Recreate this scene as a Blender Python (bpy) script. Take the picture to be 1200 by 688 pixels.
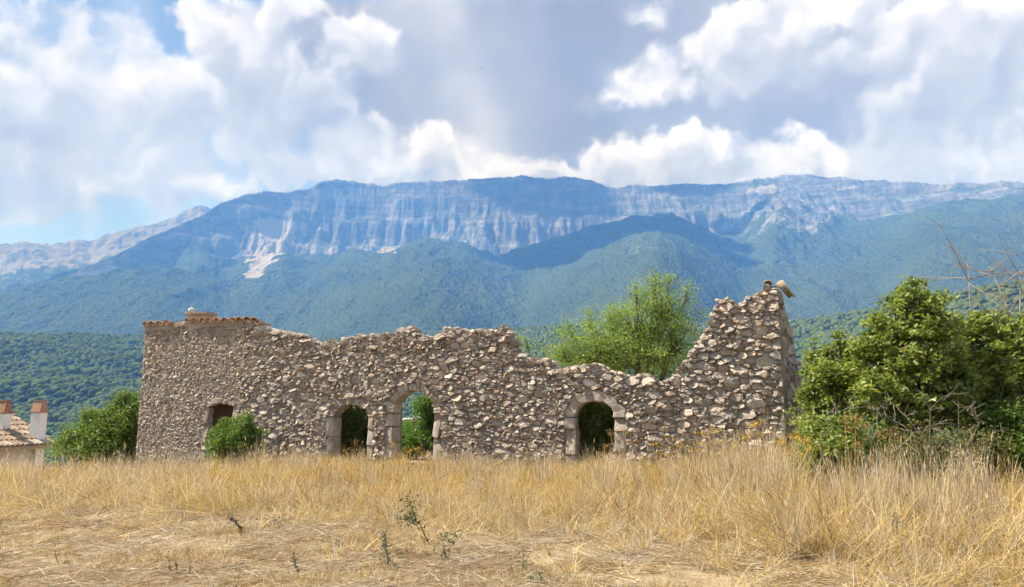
import bpy, bmesh, math, random
import numpy as np
from mathutils import Vector, Matrix
R = math.radians
random.seed(7); RNG = np.random.default_rng(7)
scene = bpy.context.scene
for o in list(bpy.data.objects): bpy.data.objects.remove(o)

# ------------------------------------------------------------------ camera
F_PX, CX, CY, HORIZ = 870.0, 600.0, 344.0, 480.0          # of the 1200 x 688 photograph
PITCH = math.atan((HORIZ - CY) / F_PX); CAM_H = 1.6
cam_data = bpy.data.cameras.new('camera'); cam = bpy.data.objects.new('camera', cam_data)
scene.collection.objects.link(cam)
cam.location = (0, 0, CAM_H); cam.rotation_euler = (R(90) + PITCH, 0, 0)
cam_data.sensor_width = 36; cam_data.lens = 36 * F_PX / 1200
cam_data.clip_start = 0.1; cam_data.clip_end = 60000
scene.camera = cam

# ------------------------------------------------------------------ sun and exposure
SUN_DIR = Vector((-0.64, 0.06, 0.77)).normalized()         # towards the sun
sun_data = bpy.data.lights.new('sun', 'SUN'); sun = bpy.data.objects.new('sun', sun_data)
scene.collection.objects.link(sun)
sun_data.energy = 5.0; sun_data.angle = R(0.5); sun_data.color = (0.97, 0.96, 0.98)
sun.rotation_euler = SUN_DIR.to_track_quat('Z', 'Y').to_euler()
scene.view_settings.view_transform = 'Standard'; scene.view_settings.look = 'None'
scene.view_settings.exposure = 1.05; scene.view_settings.gamma = 1.0
scene.view_settings.use_curve_mapping = False
cy = scene.cycles
cy.use_denoising = True
try: cy.denoiser = 'OPENIMAGEDENOISE'; cy.denoising_prefilter = 'FAST'
except Exception: pass
cy.use_adaptive_sampling = True; cy.adaptive_threshold = 0.03
cy.max_bounces = 5; cy.diffuse_bounces = 2; cy.glossy_bounces = 2; cy.transmission_bounces = 3
cy.transparent_max_bounces = 6; cy.volume_bounces = 1
cy.caustics_reflective = False; cy.caustics_refractive = False
cy.sample_clamp_indirect = 6.0

# ------------------------------------------------------------------ node expression helper
class V:
    """wraps a node socket so that materials and the sky can be written as formulas"""
    def __init__(s, nt, sock): s.nt = nt; s.k = sock
    def _m(s, op, *a, clamp=False):
        n = s.nt.nodes.new('ShaderNodeMath'); n.operation = op; n.use_clamp = clamp
        for i, x in enumerate((s,) + a):
            if isinstance(x, V): s.nt.links.new(x.k, n.inputs[i])
            else: n.inputs[i].default_value = float(x)
        return V(s.nt, n.outputs[0])
    def __add__(s, o): return s._m('ADD', o)
    __radd__ = __add__
    def __sub__(s, o): return s._m('SUBTRACT', o)
    def __rsub__(s, o): return (s * -1.0) + o
    def __mul__(s, o): return s._m('MULTIPLY', o)
    __rmul__ = __mul__
    def __truediv__(s, o): return s._m('DIVIDE', o)
    def max(s, o): return s._m('MAXIMUM', o)
    def min(s, o): return s._m('MINIMUM', o)
    def smax(s, o, k): return s._m('SMOOTH_MAX', o, k)
    def sqrt(s): return s._m('SQRT')
    def abs(s): return s._m('ABSOLUTE')
    def pow(s, e): return s._m('POWER', e)
    def sat(s): return s._m('ADD', 0.0, clamp=True)
    def step(s, a, b):
        n = s.nt.nodes.new('ShaderNodeMapRange'); n.interpolation_type = 'SMOOTHSTEP'
        s.nt.links.new(s.k, n.inputs[0])
        n.inputs[1].default_value = a; n.inputs[2].default_value = b
        return V(s.nt, n.outputs[0])
    def lin(s, a, b, c=0.0, d=1.0):
        n = s.nt.nodes.new('ShaderNodeMapRange'); s.nt.links.new(s.k, n.inputs[0])
        for i, x in enumerate((a, b, c, d)): n.inputs[1 + i].default_value = x
        return V(s.nt, n.outputs[0])

class NT:
    def __init__(s, nt): s.nt = nt
    def new(s, t): return s.nt.nodes.new(t)
    def put(s, sock, x):
        if isinstance(x, V): s.nt.links.new(x.k, sock)
        elif isinstance(x, (tuple, list)) and len(x) == 3 and sock.type == 'RGBA': sock.default_value = (*x, 1)
        else: sock.default_value = x
    def xyz(s, x=0.0, y=0.0, z=0.0):
        n = s.new('ShaderNodeCombineXYZ')
        for i, a in enumerate((x, y, z)): s.put(n.inputs[i], a)
        return V(s.nt, n.outputs[0])
    def sep(s, v):
        n = s.new('ShaderNodeSeparateXYZ'); s.put(n.inputs[0], v)
        return [V(s.nt, o) for o in n.outputs]
    def vmath(s, op, a, b=None):
        n = s.new('ShaderNodeVectorMath'); n.operation = op
        s.put(n.inputs[0], a)
        if b is not None:
            if op == 'SCALE': s.put(n.inputs[3], b)
            else: s.put(n.inputs[1], b)
        return V(s.nt, n.outputs[0])
    def noise(s, vec=None, scale=5.0, detail=4.0, rough=0.55, dist=0.0, color=False, kind='FBM'):
        n = s.new('ShaderNodeTexNoise'); n.noise_type = kind
        if vec is not None: s.put(n.inputs['Vector'], vec)
        n.inputs['Scale'].default_value = scale; n.inputs['Detail'].default_value = detail
        n.inputs['Roughness'].default_value = rough; n.inputs['Distortion'].default_value = dist
        return V(s.nt, n.outputs[1 if color else 0])
    def voronoi(s, vec=None, scale=5.0, feature='F1', out=0, detail=0.0, rand=1.0):
        n = s.new('ShaderNodeTexVoronoi'); n.feature = feature
        if vec is not None: s.put(n.inputs['Vector'], vec)
        n.inputs['Scale'].default_value = scale; n.inputs['Randomness'].default_value = rand
        if 'Detail' in n.inputs: n.inputs['Detail'].default_value = detail
        return V(s.nt, n.outputs[out])
    def mix(s, f, a, b):
        n = s.new('ShaderNodeMix'); n.data_type = 'RGBA'
        s.put(n.inputs[0], f); s.put(n.inputs[6], a); s.put(n.inputs[7], b)
        return V(s.nt, n.outputs[2])
    def mul(s, a, b):
        n = s.new('ShaderNodeMix'); n.data_type = 'RGBA'; n.blend_type = 'MULTIPLY'
        n.inputs[0].default_value = 1.0; s.put(n.inputs[6], a); s.put(n.inputs[7], b)
        return V(s.nt, n.outputs[2])
    def ramp(s, f, stops):
        n = s.new('ShaderNodeValToRGB'); s.put(n.inputs[0], f)
        e = n.color_ramp.elements
        while len(e) < len(stops): e.new(0.5)
        for el, (p, c) in zip(e, stops): el.position = p; el.color = (*c, 1)
        return V(s.nt, n.outputs[0])
    def attr(s, name, out=0):
        n = s.new('ShaderNodeAttribute'); n.attribute_name = name
        return V(s.nt, n.outputs[out])
    def coord(s, which='Object'):
        return V(s.nt, s.new('ShaderNodeTexCoord').outputs[which])
    def geo(s, which): return V(s.nt, s.new('ShaderNodeNewGeometry').outputs[which])
    def rnd(s): return V(s.nt, s.new('ShaderNodeObjectInfo').outputs['Random'])

def material(name, build, rough=0.9, spec=0.2):
    """build(t) returns dict with color and optionally bump=(height, distance), rough, translucent"""
    m = bpy.data.materials.new(name); m.use_nodes = True
    nt = m.node_tree; nt.nodes.clear(); t = NT(nt)
    out = t.new('ShaderNodeOutputMaterial'); b = t.new('ShaderNodeBsdfPrincipled')
    b.inputs['Roughness'].default_value = rough
    b.inputs['Specular IOR Level'].default_value = spec
    d = build(t)
    t.put(b.inputs['Base Color'], d['color'])
    if 'rough' in d: t.put(b.inputs['Roughness'], d['rough'])
    if 'bump' in d:
        bn = t.new('ShaderNodeBump'); bn.inputs['Distance'].default_value = d['bump'][1]
        bn.inputs['Strength'].default_value = d['bump'][2] if len(d['bump']) > 2 else 1.0
        t.put(bn.inputs['Height'], d['bump'][0]); nt.links.new(bn.outputs[0], b.inputs['Normal'])
    sh = b.outputs[0]
    if 'translucent' in d:
        tr = t.new('ShaderNodeBsdfTranslucent'); t.put(tr.inputs[0], d['translucent'][0])
        mx = t.new('ShaderNodeMixShader'); mx.inputs[0].default_value = d['translucent'][1]
        nt.links.new(sh, mx.inputs[1]); nt.links.new(tr.outputs[0], mx.inputs[2]); sh = mx.outputs[0]
    nt.links.new(sh, out.inputs[0])
    return m
# ------------------------------------------------------------------ sky: clear blue with broken cumulus all round
world = bpy.data.worlds.new('World'); scene.world = world; world.use_nodes = True
world.cycles.sampling_method = 'MANUAL'; world.cycles.sample_map_resolution = 512
wt = world.node_tree; wt.nodes.clear(); t = NT(wt)
bg = t.new('ShaderNodeBackground'); wo = t.new('ShaderNodeOutputWorld'); wt.links.new(bg.outputs[0], wo.inputs[0])
sky = t.new('ShaderNodeTexSky'); sky.sky_type = 'NISHITA'; sky.sun_disc = False
sky.sun_elevation = math.asin(SUN_DIR.z); sky.sun_rotation = math.atan2(SUN_DIR.x, SUN_DIR.y)
sky.air_density = 1.0; sky.dust_density = 1.2; sky.ozone_density = 1.5; sky.altitude = 900
SKY_GAIN = 0.06
def px_dir(px, py):
    u, v = (px - CX) / F_PX, (CY - py) / F_PX
    y, z = math.cos(PITCH) - v * math.sin(PITCH), math.sin(PITCH) + v * math.cos(PITCH)
    return u, y, z
def azel(px, py):
    x, y, z = px_dir(px, py); return math.atan2(x, y), math.atan2(z, math.hypot(x, y))
dirv = V(wt, t.new('ShaderNodeTexCoord').outputs['Generated'])
dn = t.vmath('NORMALIZE', dirv)

# cumulus heads, as (photo x, photo y, half width, half height, lift of brightness)
def tone(*c): return tuple(q * w for q, w in zip(c, (0.58, 0.575, 0.62)))
CLOUD_LIT = [(0.0, tone(0.37, 0.375, 0.36)), (0.30, tone(0.52, 0.525, 0.50)), (0.60, tone(0.80, 0.79, 0.75)), (0.92, tone(1.18, 1.15, 1.07))]
CLOUD_GREY = [(0.0, tone(0.27, 0.265, 0.23)), (0.5, tone(0.40, 0.39, 0.345)), (1.0, tone(0.66, 0.65, 0.60))]
HEADS = [(70,140,150,95),(70,78,66,46),(190,128,75,62),(20,190,100,55),(205,195,70,36),(130,212,120,30),
         (290,72,72,62),(245,38,38,34),(345,122,66,48),(300,148,60,34),(425,46,50,36),
         (335,204,46,22),(415,188,64,38),(500,194,82,30),(585,196,66,26),(720,190,60,26),
         (790,188,90,28),(900,196,90,26),(1010,190,120,30),(1140,190,120,34),(1150,66,130,56),(1060,100,60,36),
         (985,60,60,36),(1130,16,110,30),(905,45,60,40),(950,2,50,14),(80,246,34,12),(15,246,40,10),(760,212,60,20),(830,206,60,20),(680,212,50,20),(345,8,50,20)]
PUFFS = [(745,100,52,24),(770,84,36,28),(715,112,40,14),(805,98,34,20),(753,10,26,16),(865,78,50,34),(820,60,40,20)]
MASS = [(600,80,260,130),(850,110,240,95),(500,120,110,80),(1010,140,270,75),(760,50,260,90),(660,180,150,50),(1200,120,120,110),(420,60,110,60)]
def field(t, p, blobs, k):
    """soft union of ellipses on the sky, three nodes each; positive inside"""
    f = None
    for b in blobs:
        a, e = azel(b[0], b[1]); n = t.new('ShaderNodeVectorMath'); n.operation = 'MULTIPLY_ADD'
        sx, sy = F_PX / b[2], F_PX / b[3]
        t.put(n.inputs[0], p); n.inputs[1].default_value = (sx, sy, 0); n.inputs[2].default_value = (-a * sx, -e * sy, 0)
        l = t.new('ShaderNodeVectorMath'); l.operation = 'LENGTH'; t.nt.links.new(n.outputs[0], l.inputs[0])
        q = V(t.nt, l.outputs['Value'])
        f = q if f is None else f._m('SMOOTH_MIN', q, k)
    return 1.0 - f
def noise2(t, v, scale, detail, rough, color=False, dist=0.0):
    k = t.noise(v, scale, detail, rough, dist, color); k.k.node.noise_dimensions = '2D'; return k
def vor2(t, v, scale):
    k = t.voronoi(v, scale, 'SMOOTH_F1'); k.k.node.voronoi_dimensions = '2D'; return k
dx_, dy_, dz_ = t.sep(dn)
ae = t.xyz(dx_._m('ARCTAN2', dy_), dz_._m('ARCSINE'), 0.0)
warp = noise2(t, ae, 8.0, 5.0, 0.62, color=True)
ae2 = t.vmath('ADD', ae, t.vmath('SCALE', t.vmath('SUBTRACT', warp, (0.5, 0.5, 0.5)), 0.12))
gaz, gel, _ = t.sep(ae2)
fh = field(t, ae2, HEADS, 0.20); fhu = field(t, t.vmath('ADD', ae2, (-0.020, 0.040, 0.0)), HEADS, 0.20); slope = (fh - fhu)
fm = field(t, ae2, MASS, 0.3)
# the rest of the sky, out of the picture, carries the same broken cloud
away = noise2(t, ae2, 3.2, 1.0, 0.5).lin(0.40, 0.64, -0.7, 0.6)
out_w = gaz.abs().step(0.78, 0.98).max(gel.step(0.62, 0.8))
fh = fh * (1.0 - out_w) + away * out_w
fm = fm * (1.0 - out_w) + (away - 0.12) * out_w
def lumps(v, first):
    n1 = noise2(t, v, 14.0, 7.0 if first else 3.0, 0.62)
    return n1, (n1 - 0.5) * 1.25 + (0.45 - vor2(t, v, 26.0)) * 0.46
n1, l0 = lumps(ae2, True); _, l1 = lumps(t.vmath('ADD', ae2, (-0.011, 0.020, 0.0)), False)
h0 = fh + l0; m0 = fm + (n1 - 0.5) * 0.8
hm = h0.step(-0.30, 0.30); mm = m0.step(-0.55, 0.15)
# sun from the upper left: bright shoulders and rims, grey bellies
rel = (l0 - l1) * 0.62 + slope * (1.0 - out_w) * 0.30 + (1.0 - h0.lin(-0.1, 1.0)) * 0.30 + 0.14
soft = noise2(t, ae, 3.3, 3.0, 0.5)
lit = (rel + (soft - 0.5) * 0.55).sat()
c_head = t.ramp(lit, CLOUD_LIT)
litm = (l0 * 0.30 + soft * 2.5 - 0.72).sat()
c_mass = t.ramp(litm, CLOUD_GREY)
clear = t.vmath('SCALE', V(wt, sky.outputs[0]), SKY_GAIN)
veil = noise2(t, ae, 4.0, 4.0, 0.6, dist=0.6).step(0.40, 0.75)
clear = t.mix(veil * 0.40 + 0.06, clear, tone(0.62, 0.67, 0.72))
col = t.mix(mm * 0.93, clear, c_mass)
fp = field(t, ae2, PUFFS, 0.25) + l0 * 0.85
col = t.mix(fp.step(-0.45, 0.75) * 0.80 * (1.0 - out_w), col, t.ramp((l0 - l1) * 0.6 + fp * 0.35 + 0.38, CLOUD_LIT))
col = t.mix(hm * 0.97, col, c_head)
t.put(bg.inputs[0], col); bg.inputs[1].default_value = 1.0
# ------------------------------------------------------------------ helpers
COL = scene.collection
TH_S, TH_C = math.sin(PITCH), math.cos(PITCH)
def at(px, py, Y):
    """world point that photo pixel (px, py) shows at depth Y"""
    x, y, z = px_dir(px, py)
    return Vector((x / y * Y, Y, CAM_H + z / y * Y))
def on_ground(px, py):
    """world point of photo pixel on the near ground"""
    Y = 14.0
    for _ in range(12):
        p = at(px, py, 1.0); sl = (p.z - CAM_H)
        Y = max(3.0, (ground_z(p.x * Y, Y) - CAM_H) / min(sl, -0.01))
    return p.x * Y, Y
def sstep(a, b, x):
    q = np.clip((np.asarray(x, float) - a) / (b - a), 0, 1); return q * q * (3 - 2 * q)
def _hash(ix, iy, seed):
    h = (ix.astype(np.int64) * 374761393 + iy.astype(np.int64) * 668265263 + seed * 1442695041) & 0xffffffff
    h = ((h ^ (h >> 13)) * 1274126177) & 0xffffffff
    return (h ^ (h >> 16)) & 0xffffffff
def perlin(x, y, seed=0):
    x = np.asarray(x, float); y = np.asarray(y, float)
    x0 = np.floor(x); y0 = np.floor(y); fx = x - x0; fy = y - y0
    u = fx ** 3 * (fx * (fx * 6 - 15) + 10); v = fy ** 3 * (fy * (fy * 6 - 15) + 10)
    def gr(ox, oy):
        a = _hash(x0 + ox, y0 + oy, seed) * (2 * np.pi / 4294967296.0)
        return np.cos(a) * (fx - ox) + np.sin(a) * (fy - oy)
    a = gr(0, 0) * (1 - u) + gr(1, 0) * u; b = gr(0, 1) * (1 - u) + gr(1, 1) * u
    return (a * (1 - v) + b * v) * 1.5
def fbm(x, y, seed=0, octs=4, gain=0.5):
    s = 0; a = 1.0
    for i in range(octs): s = s + a * perlin(x * 2 ** i, y * 2 ** i, seed + 17 * i); a *= gain
    return s
def ridged(x, y, seed=0, octs=4, gain=0.5):
    s = 0; a = 1.0
    for i in range(octs): s = s + a * (1 - 2 * np.abs(perlin(x * 2 ** i, y * 2 ** i, seed + 31 * i))); a *= gain
    return s
def np_mesh(name, verts, faces, mat=None, smooth=False, attrs=None):
    """faces: (n, k) int array or list of such arrays"""
    me = bpy.data.meshes.new(name)
    fl = faces if isinstance(faces, list) else [faces]
    fl = [np.asarray(f, np.int32) for f in fl if len(f)]
    verts = np.asarray(verts, np.float32)
    me.vertices.add(len(verts)); me.vertices.foreach_set('co', verts.ravel())
    loops = np.concatenate([f.ravel() for f in fl])
    tot = np.concatenate([np.full(len(f), f.shape[1], np.int32) for f in fl])
    start = np.concatenate([[0], np.cumsum(tot)[:-1]]).astype(np.int32)
    me.loops.add(len(loops)); me.loops.foreach_set('vertex_index', loops)
    me.polygons.add(len(tot)); me.polygons.foreach_set('loop_start', start)
    try: me.polygons.foreach_set('loop_total', tot)
    except Exception: pass
    me.polygons.foreach_set('use_smooth', np.full(len(tot), smooth, bool))
    for an, (typ, data) in (attrs or {}).items():
        a = me.attributes.new(an, typ, 'POINT')
        a.data.foreach_set('color' if typ == 'FLOAT_COLOR' else ('vector' if typ == 'FLOAT_VECTOR' else 'value'), np.asarray(data, np.float32 if typ != 'INT' else np.int32).ravel())
    me.update(calc_edges=True); me.validate()
    if mat: me.materials.append(mat)
    return me
def link(name, me, parent=None, label=None, cat=None, group=None, kind=None):
    o = bpy.data.objects.new(name, me); COL.objects.link(o)
    if parent is not None: o.parent = parent
    for k, v in (('label', label), ('category', cat), ('group', group), ('kind', kind)):
        if v: o[k] = v
    return o
def thing(name, loc, label, cat, group=None, rz=0.0):
    o = link(name, None, None, label, cat, group); o.location = loc; o.rotation_euler = (0, 0, rz)
    return o
class MB:
    """collects polygons of one mesh"""
    def __init__(s): s.v = []; s.f = []
    def add(s, vs, fs):
        b = len(s.v); s.v.extend([tuple(p) for p in vs]); s.f.extend([tuple(i + b for i in f) for f in fs])
    def box(s, c, d, rot=None):
        vs = [Vector(((i & 1) - .5, ((i >> 1) & 1) - .5, (i >> 2) - .5)) for i in range(8)]
        vs = [Vector((p.x * d[0], p.y * d[1], p.z * d[2])) for p in vs]
        if rot: vs = [rot @ p for p in vs]
        s.add([p + Vector(c) for p in vs], [(0,2,3,1),(4,5,7,6),(0,1,5,4),(2,6,7,3),(0,4,6,2),(1,3,7,5)])
    def tube(s, pts, radii, n=6, cap=True):
        pts = [Vector(p) for p in pts]; rings = []
        for i, p in enumerate(pts):
            d = (pts[min(i + 1, len(pts) - 1)] - pts[max(i - 1, 0)])
            d = d.normalized() if d.length > 1e-9 else Vector((0, 0, 1))
            a = d.cross(Vector((0, 0, 1)) if abs(d.z) < 0.9 else Vector((1, 0, 0))).normalized(); b = d.cross(a)
            rings.append([p + (a * math.cos(2 * math.pi * k / n) + b * math.sin(2 * math.pi * k / n)) * radii[i] for k in range(n)])
        vs = [q for r in rings for q in r]; fs = []
        for i in range(len(pts) - 1):
            for k in range(n):
                fs.append((i * n + k, i * n + (k + 1) % n, (i + 1) * n + (k + 1) % n, (i + 1) * n + k))
        if cap: fs.append(tuple(range(n - 1, -1, -1))); fs.append(tuple((len(pts) - 1) * n + k for k in range(n)))
        s.add(vs, fs)
    def build(s, name, mat, parent=None, smooth=False, **kw):
        me = bpy.data.meshes.new(name); me.from_pydata(s.v, [], s.f); me.validate(); me.update()
        if mat: me.materials.append(mat)
        if smooth: me.polygons.foreach_set('use_smooth', np.ones(len(me.polygons), bool))
        return link(name, me, parent, **kw)
def instancer(name, mat_objs, pts, rot, scl, idx, **kw):
    """one object that scatters the meshes of mat_objs (not in the scene themselves) over the points"""
    coll = bpy.data.collections.new(name + '_source')
    for i, me in enumerate(mat_objs):
        ob = bpy.data.objects.new('%s_source_%02d' % (name, i), me); coll.objects.link(ob)
    me = np_points(name, pts, rot, scl, idx)
    o = link(name, me, **kw)
    ng = bpy.data.node_groups.new(name + '_scatter', 'GeometryNodeTree')
    ng.interface.new_socket('Geometry', in_out='INPUT', socket_type='NodeSocketGeometry')
    ng.interface.new_socket('Geometry', in_out='OUTPUT', socket_type='NodeSocketGeometry')
    N = ng.nodes.new; L = ng.links.new
    gi, go = N('NodeGroupInput'), N('NodeGroupOutput'); ip = N('GeometryNodeInstanceOnPoints')
    ci = N('GeometryNodeCollectionInfo'); ci.inputs[0].default_value = coll
    ci.inputs['Separate Children'].default_value = True; ci.inputs['Reset Children'].default_value = True
    def named(nm, dt):
        a = N('GeometryNodeInputNamedAttribute'); a.data_type = dt; a.inputs[0].default_value = nm
        return a.outputs[0]
    L(gi.outputs[0], ip.inputs['Points']); L(ci.outputs[0], ip.inputs['Instance'])
    ip.inputs['Pick Instance'].default_value = True
    L(named('idx', 'INT'), ip.inputs['Instance Index'])
    er = N('FunctionNodeEulerToRotation'); L(named('rot', 'FLOAT_VECTOR'), er.inputs[0]); L(er.outputs[0], ip.inputs['Rotation'])
    L(named('scl', 'FLOAT_VECTOR'), ip.inputs['Scale']); L(ip.outputs[0], go.inputs[0])
    md = o.modifiers.new('scatter', 'NODES'); md.node_group = ng
    return o
def np_points(name, pts, rot, scl, idx):
    me = bpy.data.meshes.new(name); me.vertices.add(len(pts))
    me.vertices.foreach_set('co', np.asarray(pts, np.float32).ravel())
    for an, typ, d in (('rot', 'FLOAT_VECTOR', rot), ('scl', 'FLOAT_VECTOR', scl), ('idx', 'INT', idx)):
        a = me.attributes.new(an, typ, 'POINT')
        a.data.foreach_set('vector' if typ == 'FLOAT_VECTOR' else 'value', np.asarray(d, np.float32 if typ != 'INT' else np.int32).ravel())
    return me
# ------------------------------------------------------------------ terrain
def interp(x, xs, ys): return np.interp(x, xs, ys)
def ground_z(x, y):
    """near ground: the flat top of the knoll, falling away to the valley"""
    x = np.asarray(x, float); y = np.asarray(y, float); rho = np.hypot(x, y - 6)
    z = 0.05 * perlin(x * 0.35, y * 0.35, 3) + 0.05 * perlin(x * 0.12 + 5, y * 0.12, 4)
    z = z - 0.42 * sstep(-3, -12, x) * sstep(13, 21, y)
    z = z - 4.2 * sstep(21, 31, y) * sstep(-9, -15, x) * (1 - sstep(60, 110, rho))
    z = z - 6.0 * sstep(30, 110, rho) - 75.0 * sstep(70, 460, rho) - 35 * sstep(300, 900, rho)
    return z
def prof(pts):
    a = [azel(*p) for p in pts]
    return [q[0] for q in a], [math.tan(q[1]) for q in a]
MAIN = prof([(-260,398),(-100,372),(0,350),(60,334),(100,313),(150,291),(200,268),(235,252),(258,238),(285,229),(310,224),(330,226),(345,223),(362,221),(375,213),(392,210),
    (412,212),(432,215),(450,217),(472,213),(500,212),(530,211),(560,209),(585,209),(610,206),(640,209),(662,207),(690,210),(712,219),(722,221),(745,216),(765,219),(790,216),(820,215),
    (850,216),(868,213),(890,209),(920,205),(945,204),(965,208),(985,208),(1010,211),(1040,211),(1070,213),(1095,216),(1120,214),(1150,216),(1175,212),(1200,215),(1300,222),(1500,250)])
LEFT = prof([(-300,300),(-100,292),(0,286),(28,281),(60,283),(90,276),(110,278),(128,269),(150,266),(172,262),(190,258),(206,252),(220,243),(236,238),(250,241),(262,246),(300,262),(420,300)])
BASE = prof([(-200,420),(0,372),(120,345),(220,318),(300,306),(400,300),(520,304),(620,304),(720,296),(840,280),(930,272),(1010,262),(1080,250),(1150,244),(1200,247),(1400,270)])
NEARHILL = prof([(-300,372),(-100,380),(0,384),(100,385),(170,387),(260,388),(330,392),(400,392),(470,388),(530,382),(600,379),(660,375),(720,373),(800,373),(870,375),(940,368),(1000,358),(1060,347),(1120,334),(1160,326),(1200,319),(1300,305),(1500,290)])
SPURS = [  # apex photo x, y, distance, fall to the west, to the east, towards us, roundness
    (508,287,4050,.36,.34,.40,120),(772,255,4250,.30,.60,.40,90),(905,231,4650,.95,.50,.62,40),(1096,244,4500,.55,.16,.40,90),
    (330,300,4250,.5,.6,.5,60),(430,296,4300,.5,.5,.5,60),(1240,262,4100,.22,.3,.40,120),(200,318,3900,.3,.4,.42,90),(660,318,3700,.35,.35,.42,120),(950,330,3500,.3,.3,.4,140)]
def far_terrain(az, r):
    X = np.sin(az) * r; Y = np.cos(az) * r
    px = CX + F_PX * np.tan(np.clip(az, -0.9, 0.9))
    warp = ridged(X / 420, Y / 900, 11, 4) * 62 + ridged(X / 120, Y / 400, 12, 4, .6) * 24 + perlin(X / 38, Y / 110, 19) * 8
    Rm = interp(px, [-300, 0, 120, 260, 400, 600, 900, 1200, 1500], [4000, 4250, 4450, 4900, 5050, 5000, 5000, 4950, 4800])
    jag = 1 + 0.004 * perlin(az * 260, az * 0, 21) + 0.0025 * perlin(az * 600, az * 0, 22)
    top = interp(az, *MAIN) * jag * Rm
    Rb = Rm - interp(px, [0, 260, 400, 700, 900, 1100, 1200], [250, 420, 560, 600, 520, 400, 380])
    bas = interp(az, *BASE) * Rb
    d = Rm - r + warp * sstep(0, 180, Rm - r) * interp(px, [0, 250, 330], [.4, .6, 1])
    q = np.clip(d / (Rm - Rb), 0, 1)
    cl = top + (bas - top) * (0.72 * q ** 0.62 + 0.28 * sstep(0, 1, q))
    cl = cl + 15 * np.sin(cl / 31 + 2.5 * perlin(X / 300, Y / 300, 23)) * sstep(0.02, .2, q) * (1 - sstep(.8, 1, q))
    sl = bas + (r - Rb) * (bas + 90) / (Rb - 1900)
    h = np.where(d > 0, np.where(q < 1, cl, np.minimum(sl, bas)), top + 0.75 * d)
    rock = np.where((q < 1), sstep(1.12, .86, q + 0.16 * fbm(X / 160, Y / 160, 33, 4)), 0) * sstep(-200, 0, d)
    # far ridge on the left
    RL = 5750.0; tl = interp(az, *LEFT) * RL * (1 + 0.0035 * perlin(az * 200, 0 * az, 41))
    dl = RL - r + 70 * ridged(X / 500, Y / 700, 42, 4)
    hl = np.where(dl > 0, tl - 0.42 * dl - 60 * sstep(0, 300, dl), tl + 0.6 * dl)
    usel = hl > h
    rock = np.where(usel, 0.75 * sstep(900, 200, dl), rock); h = np.maximum(h, hl)
    # spurs of the foothills
    for i, (sx, sy, ra, kw, ke, kf, rd) in enumerate(SPURS):
        a0, e0 = azel(sx, sy); H = math.tan(e0) * ra
        lat = (az - a0) * ra + 45 * perlin(r / 500, r * 0 + i, 50 + i)
        fall = np.where(lat < 0, -lat * kw, lat * ke); fall = np.sqrt(fall ** 2 + rd ** 2 * .3) - rd * .55
        along = ra - r
        s = H - fall - np.where(along > 0, kf * np.sqrt(along ** 2 + rd ** 2) - kf * rd, -0.55 * along)
        if i == 2:
            s = s + 26 * ridged(X / 130, Y / 170, 61, 4) - 20
            rk = sstep(420, 120, np.abs(lat - 60)) * sstep(700, 350, along) * sstep(-.55, .1, fbm(X / 110, Y / 140, 62, 4))
        else: rk = 0.0
        k = 40.0; hh = np.clip(0.5 + 0.5 * (s - h) / k, 0, 1)
        rock = rock * (1 - hh) + rk * hh
        h = h * (1 - hh) + s * hh + k * hh * (1 - hh)
    gully = ridged(X / 230, Y / 520, 71, 4)
    h = h + gully * interp(r, [1900, 2600, 4300, 5200], [0, 16, 22, 8]) * (1 - 0.6 * rock)
    h = h + fbm(X / 60, Y / 60, 72, 3) * interp(r, [1500, 2600, 4600, 6500], [0, 4, 7, 5])
    # valley and the near wooded hill
    val = ground_z(X, Y) * 1.0
    NH = interp(px, [-300, 400, 800, 1200, 1500], [1700, 1750, 1550, 1150, 1000])
    nt_ = interp(az, *NEARHILL) * NH
    dn_ = r - NH
    near = np.where(dn_ < 0, nt_ + (nt_ + 115) / (NH - 420) * dn_ * 1.0, nt_ - 0.22 * dn_) - 12
    near = near + 14 * fbm(X / 170, Y / 170, 73, 3) * sstep(0, 300, np.abs(dn_))
    near = np.maximum(near, -130)
    low = np.where(r < 700, val * (1 - sstep(420, 700, r)) + np.maximum(near, -116) * sstep(420, 700, r), near)
    w = r < 2050
    far = np.where(r < NH + 150, -200, h)
    hh = np.maximum(low, far)
    return hh, np.clip(np.where(low >= far, 0, rock), 0, 1), np.where(low >= far, 1.0, 0.0)

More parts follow.
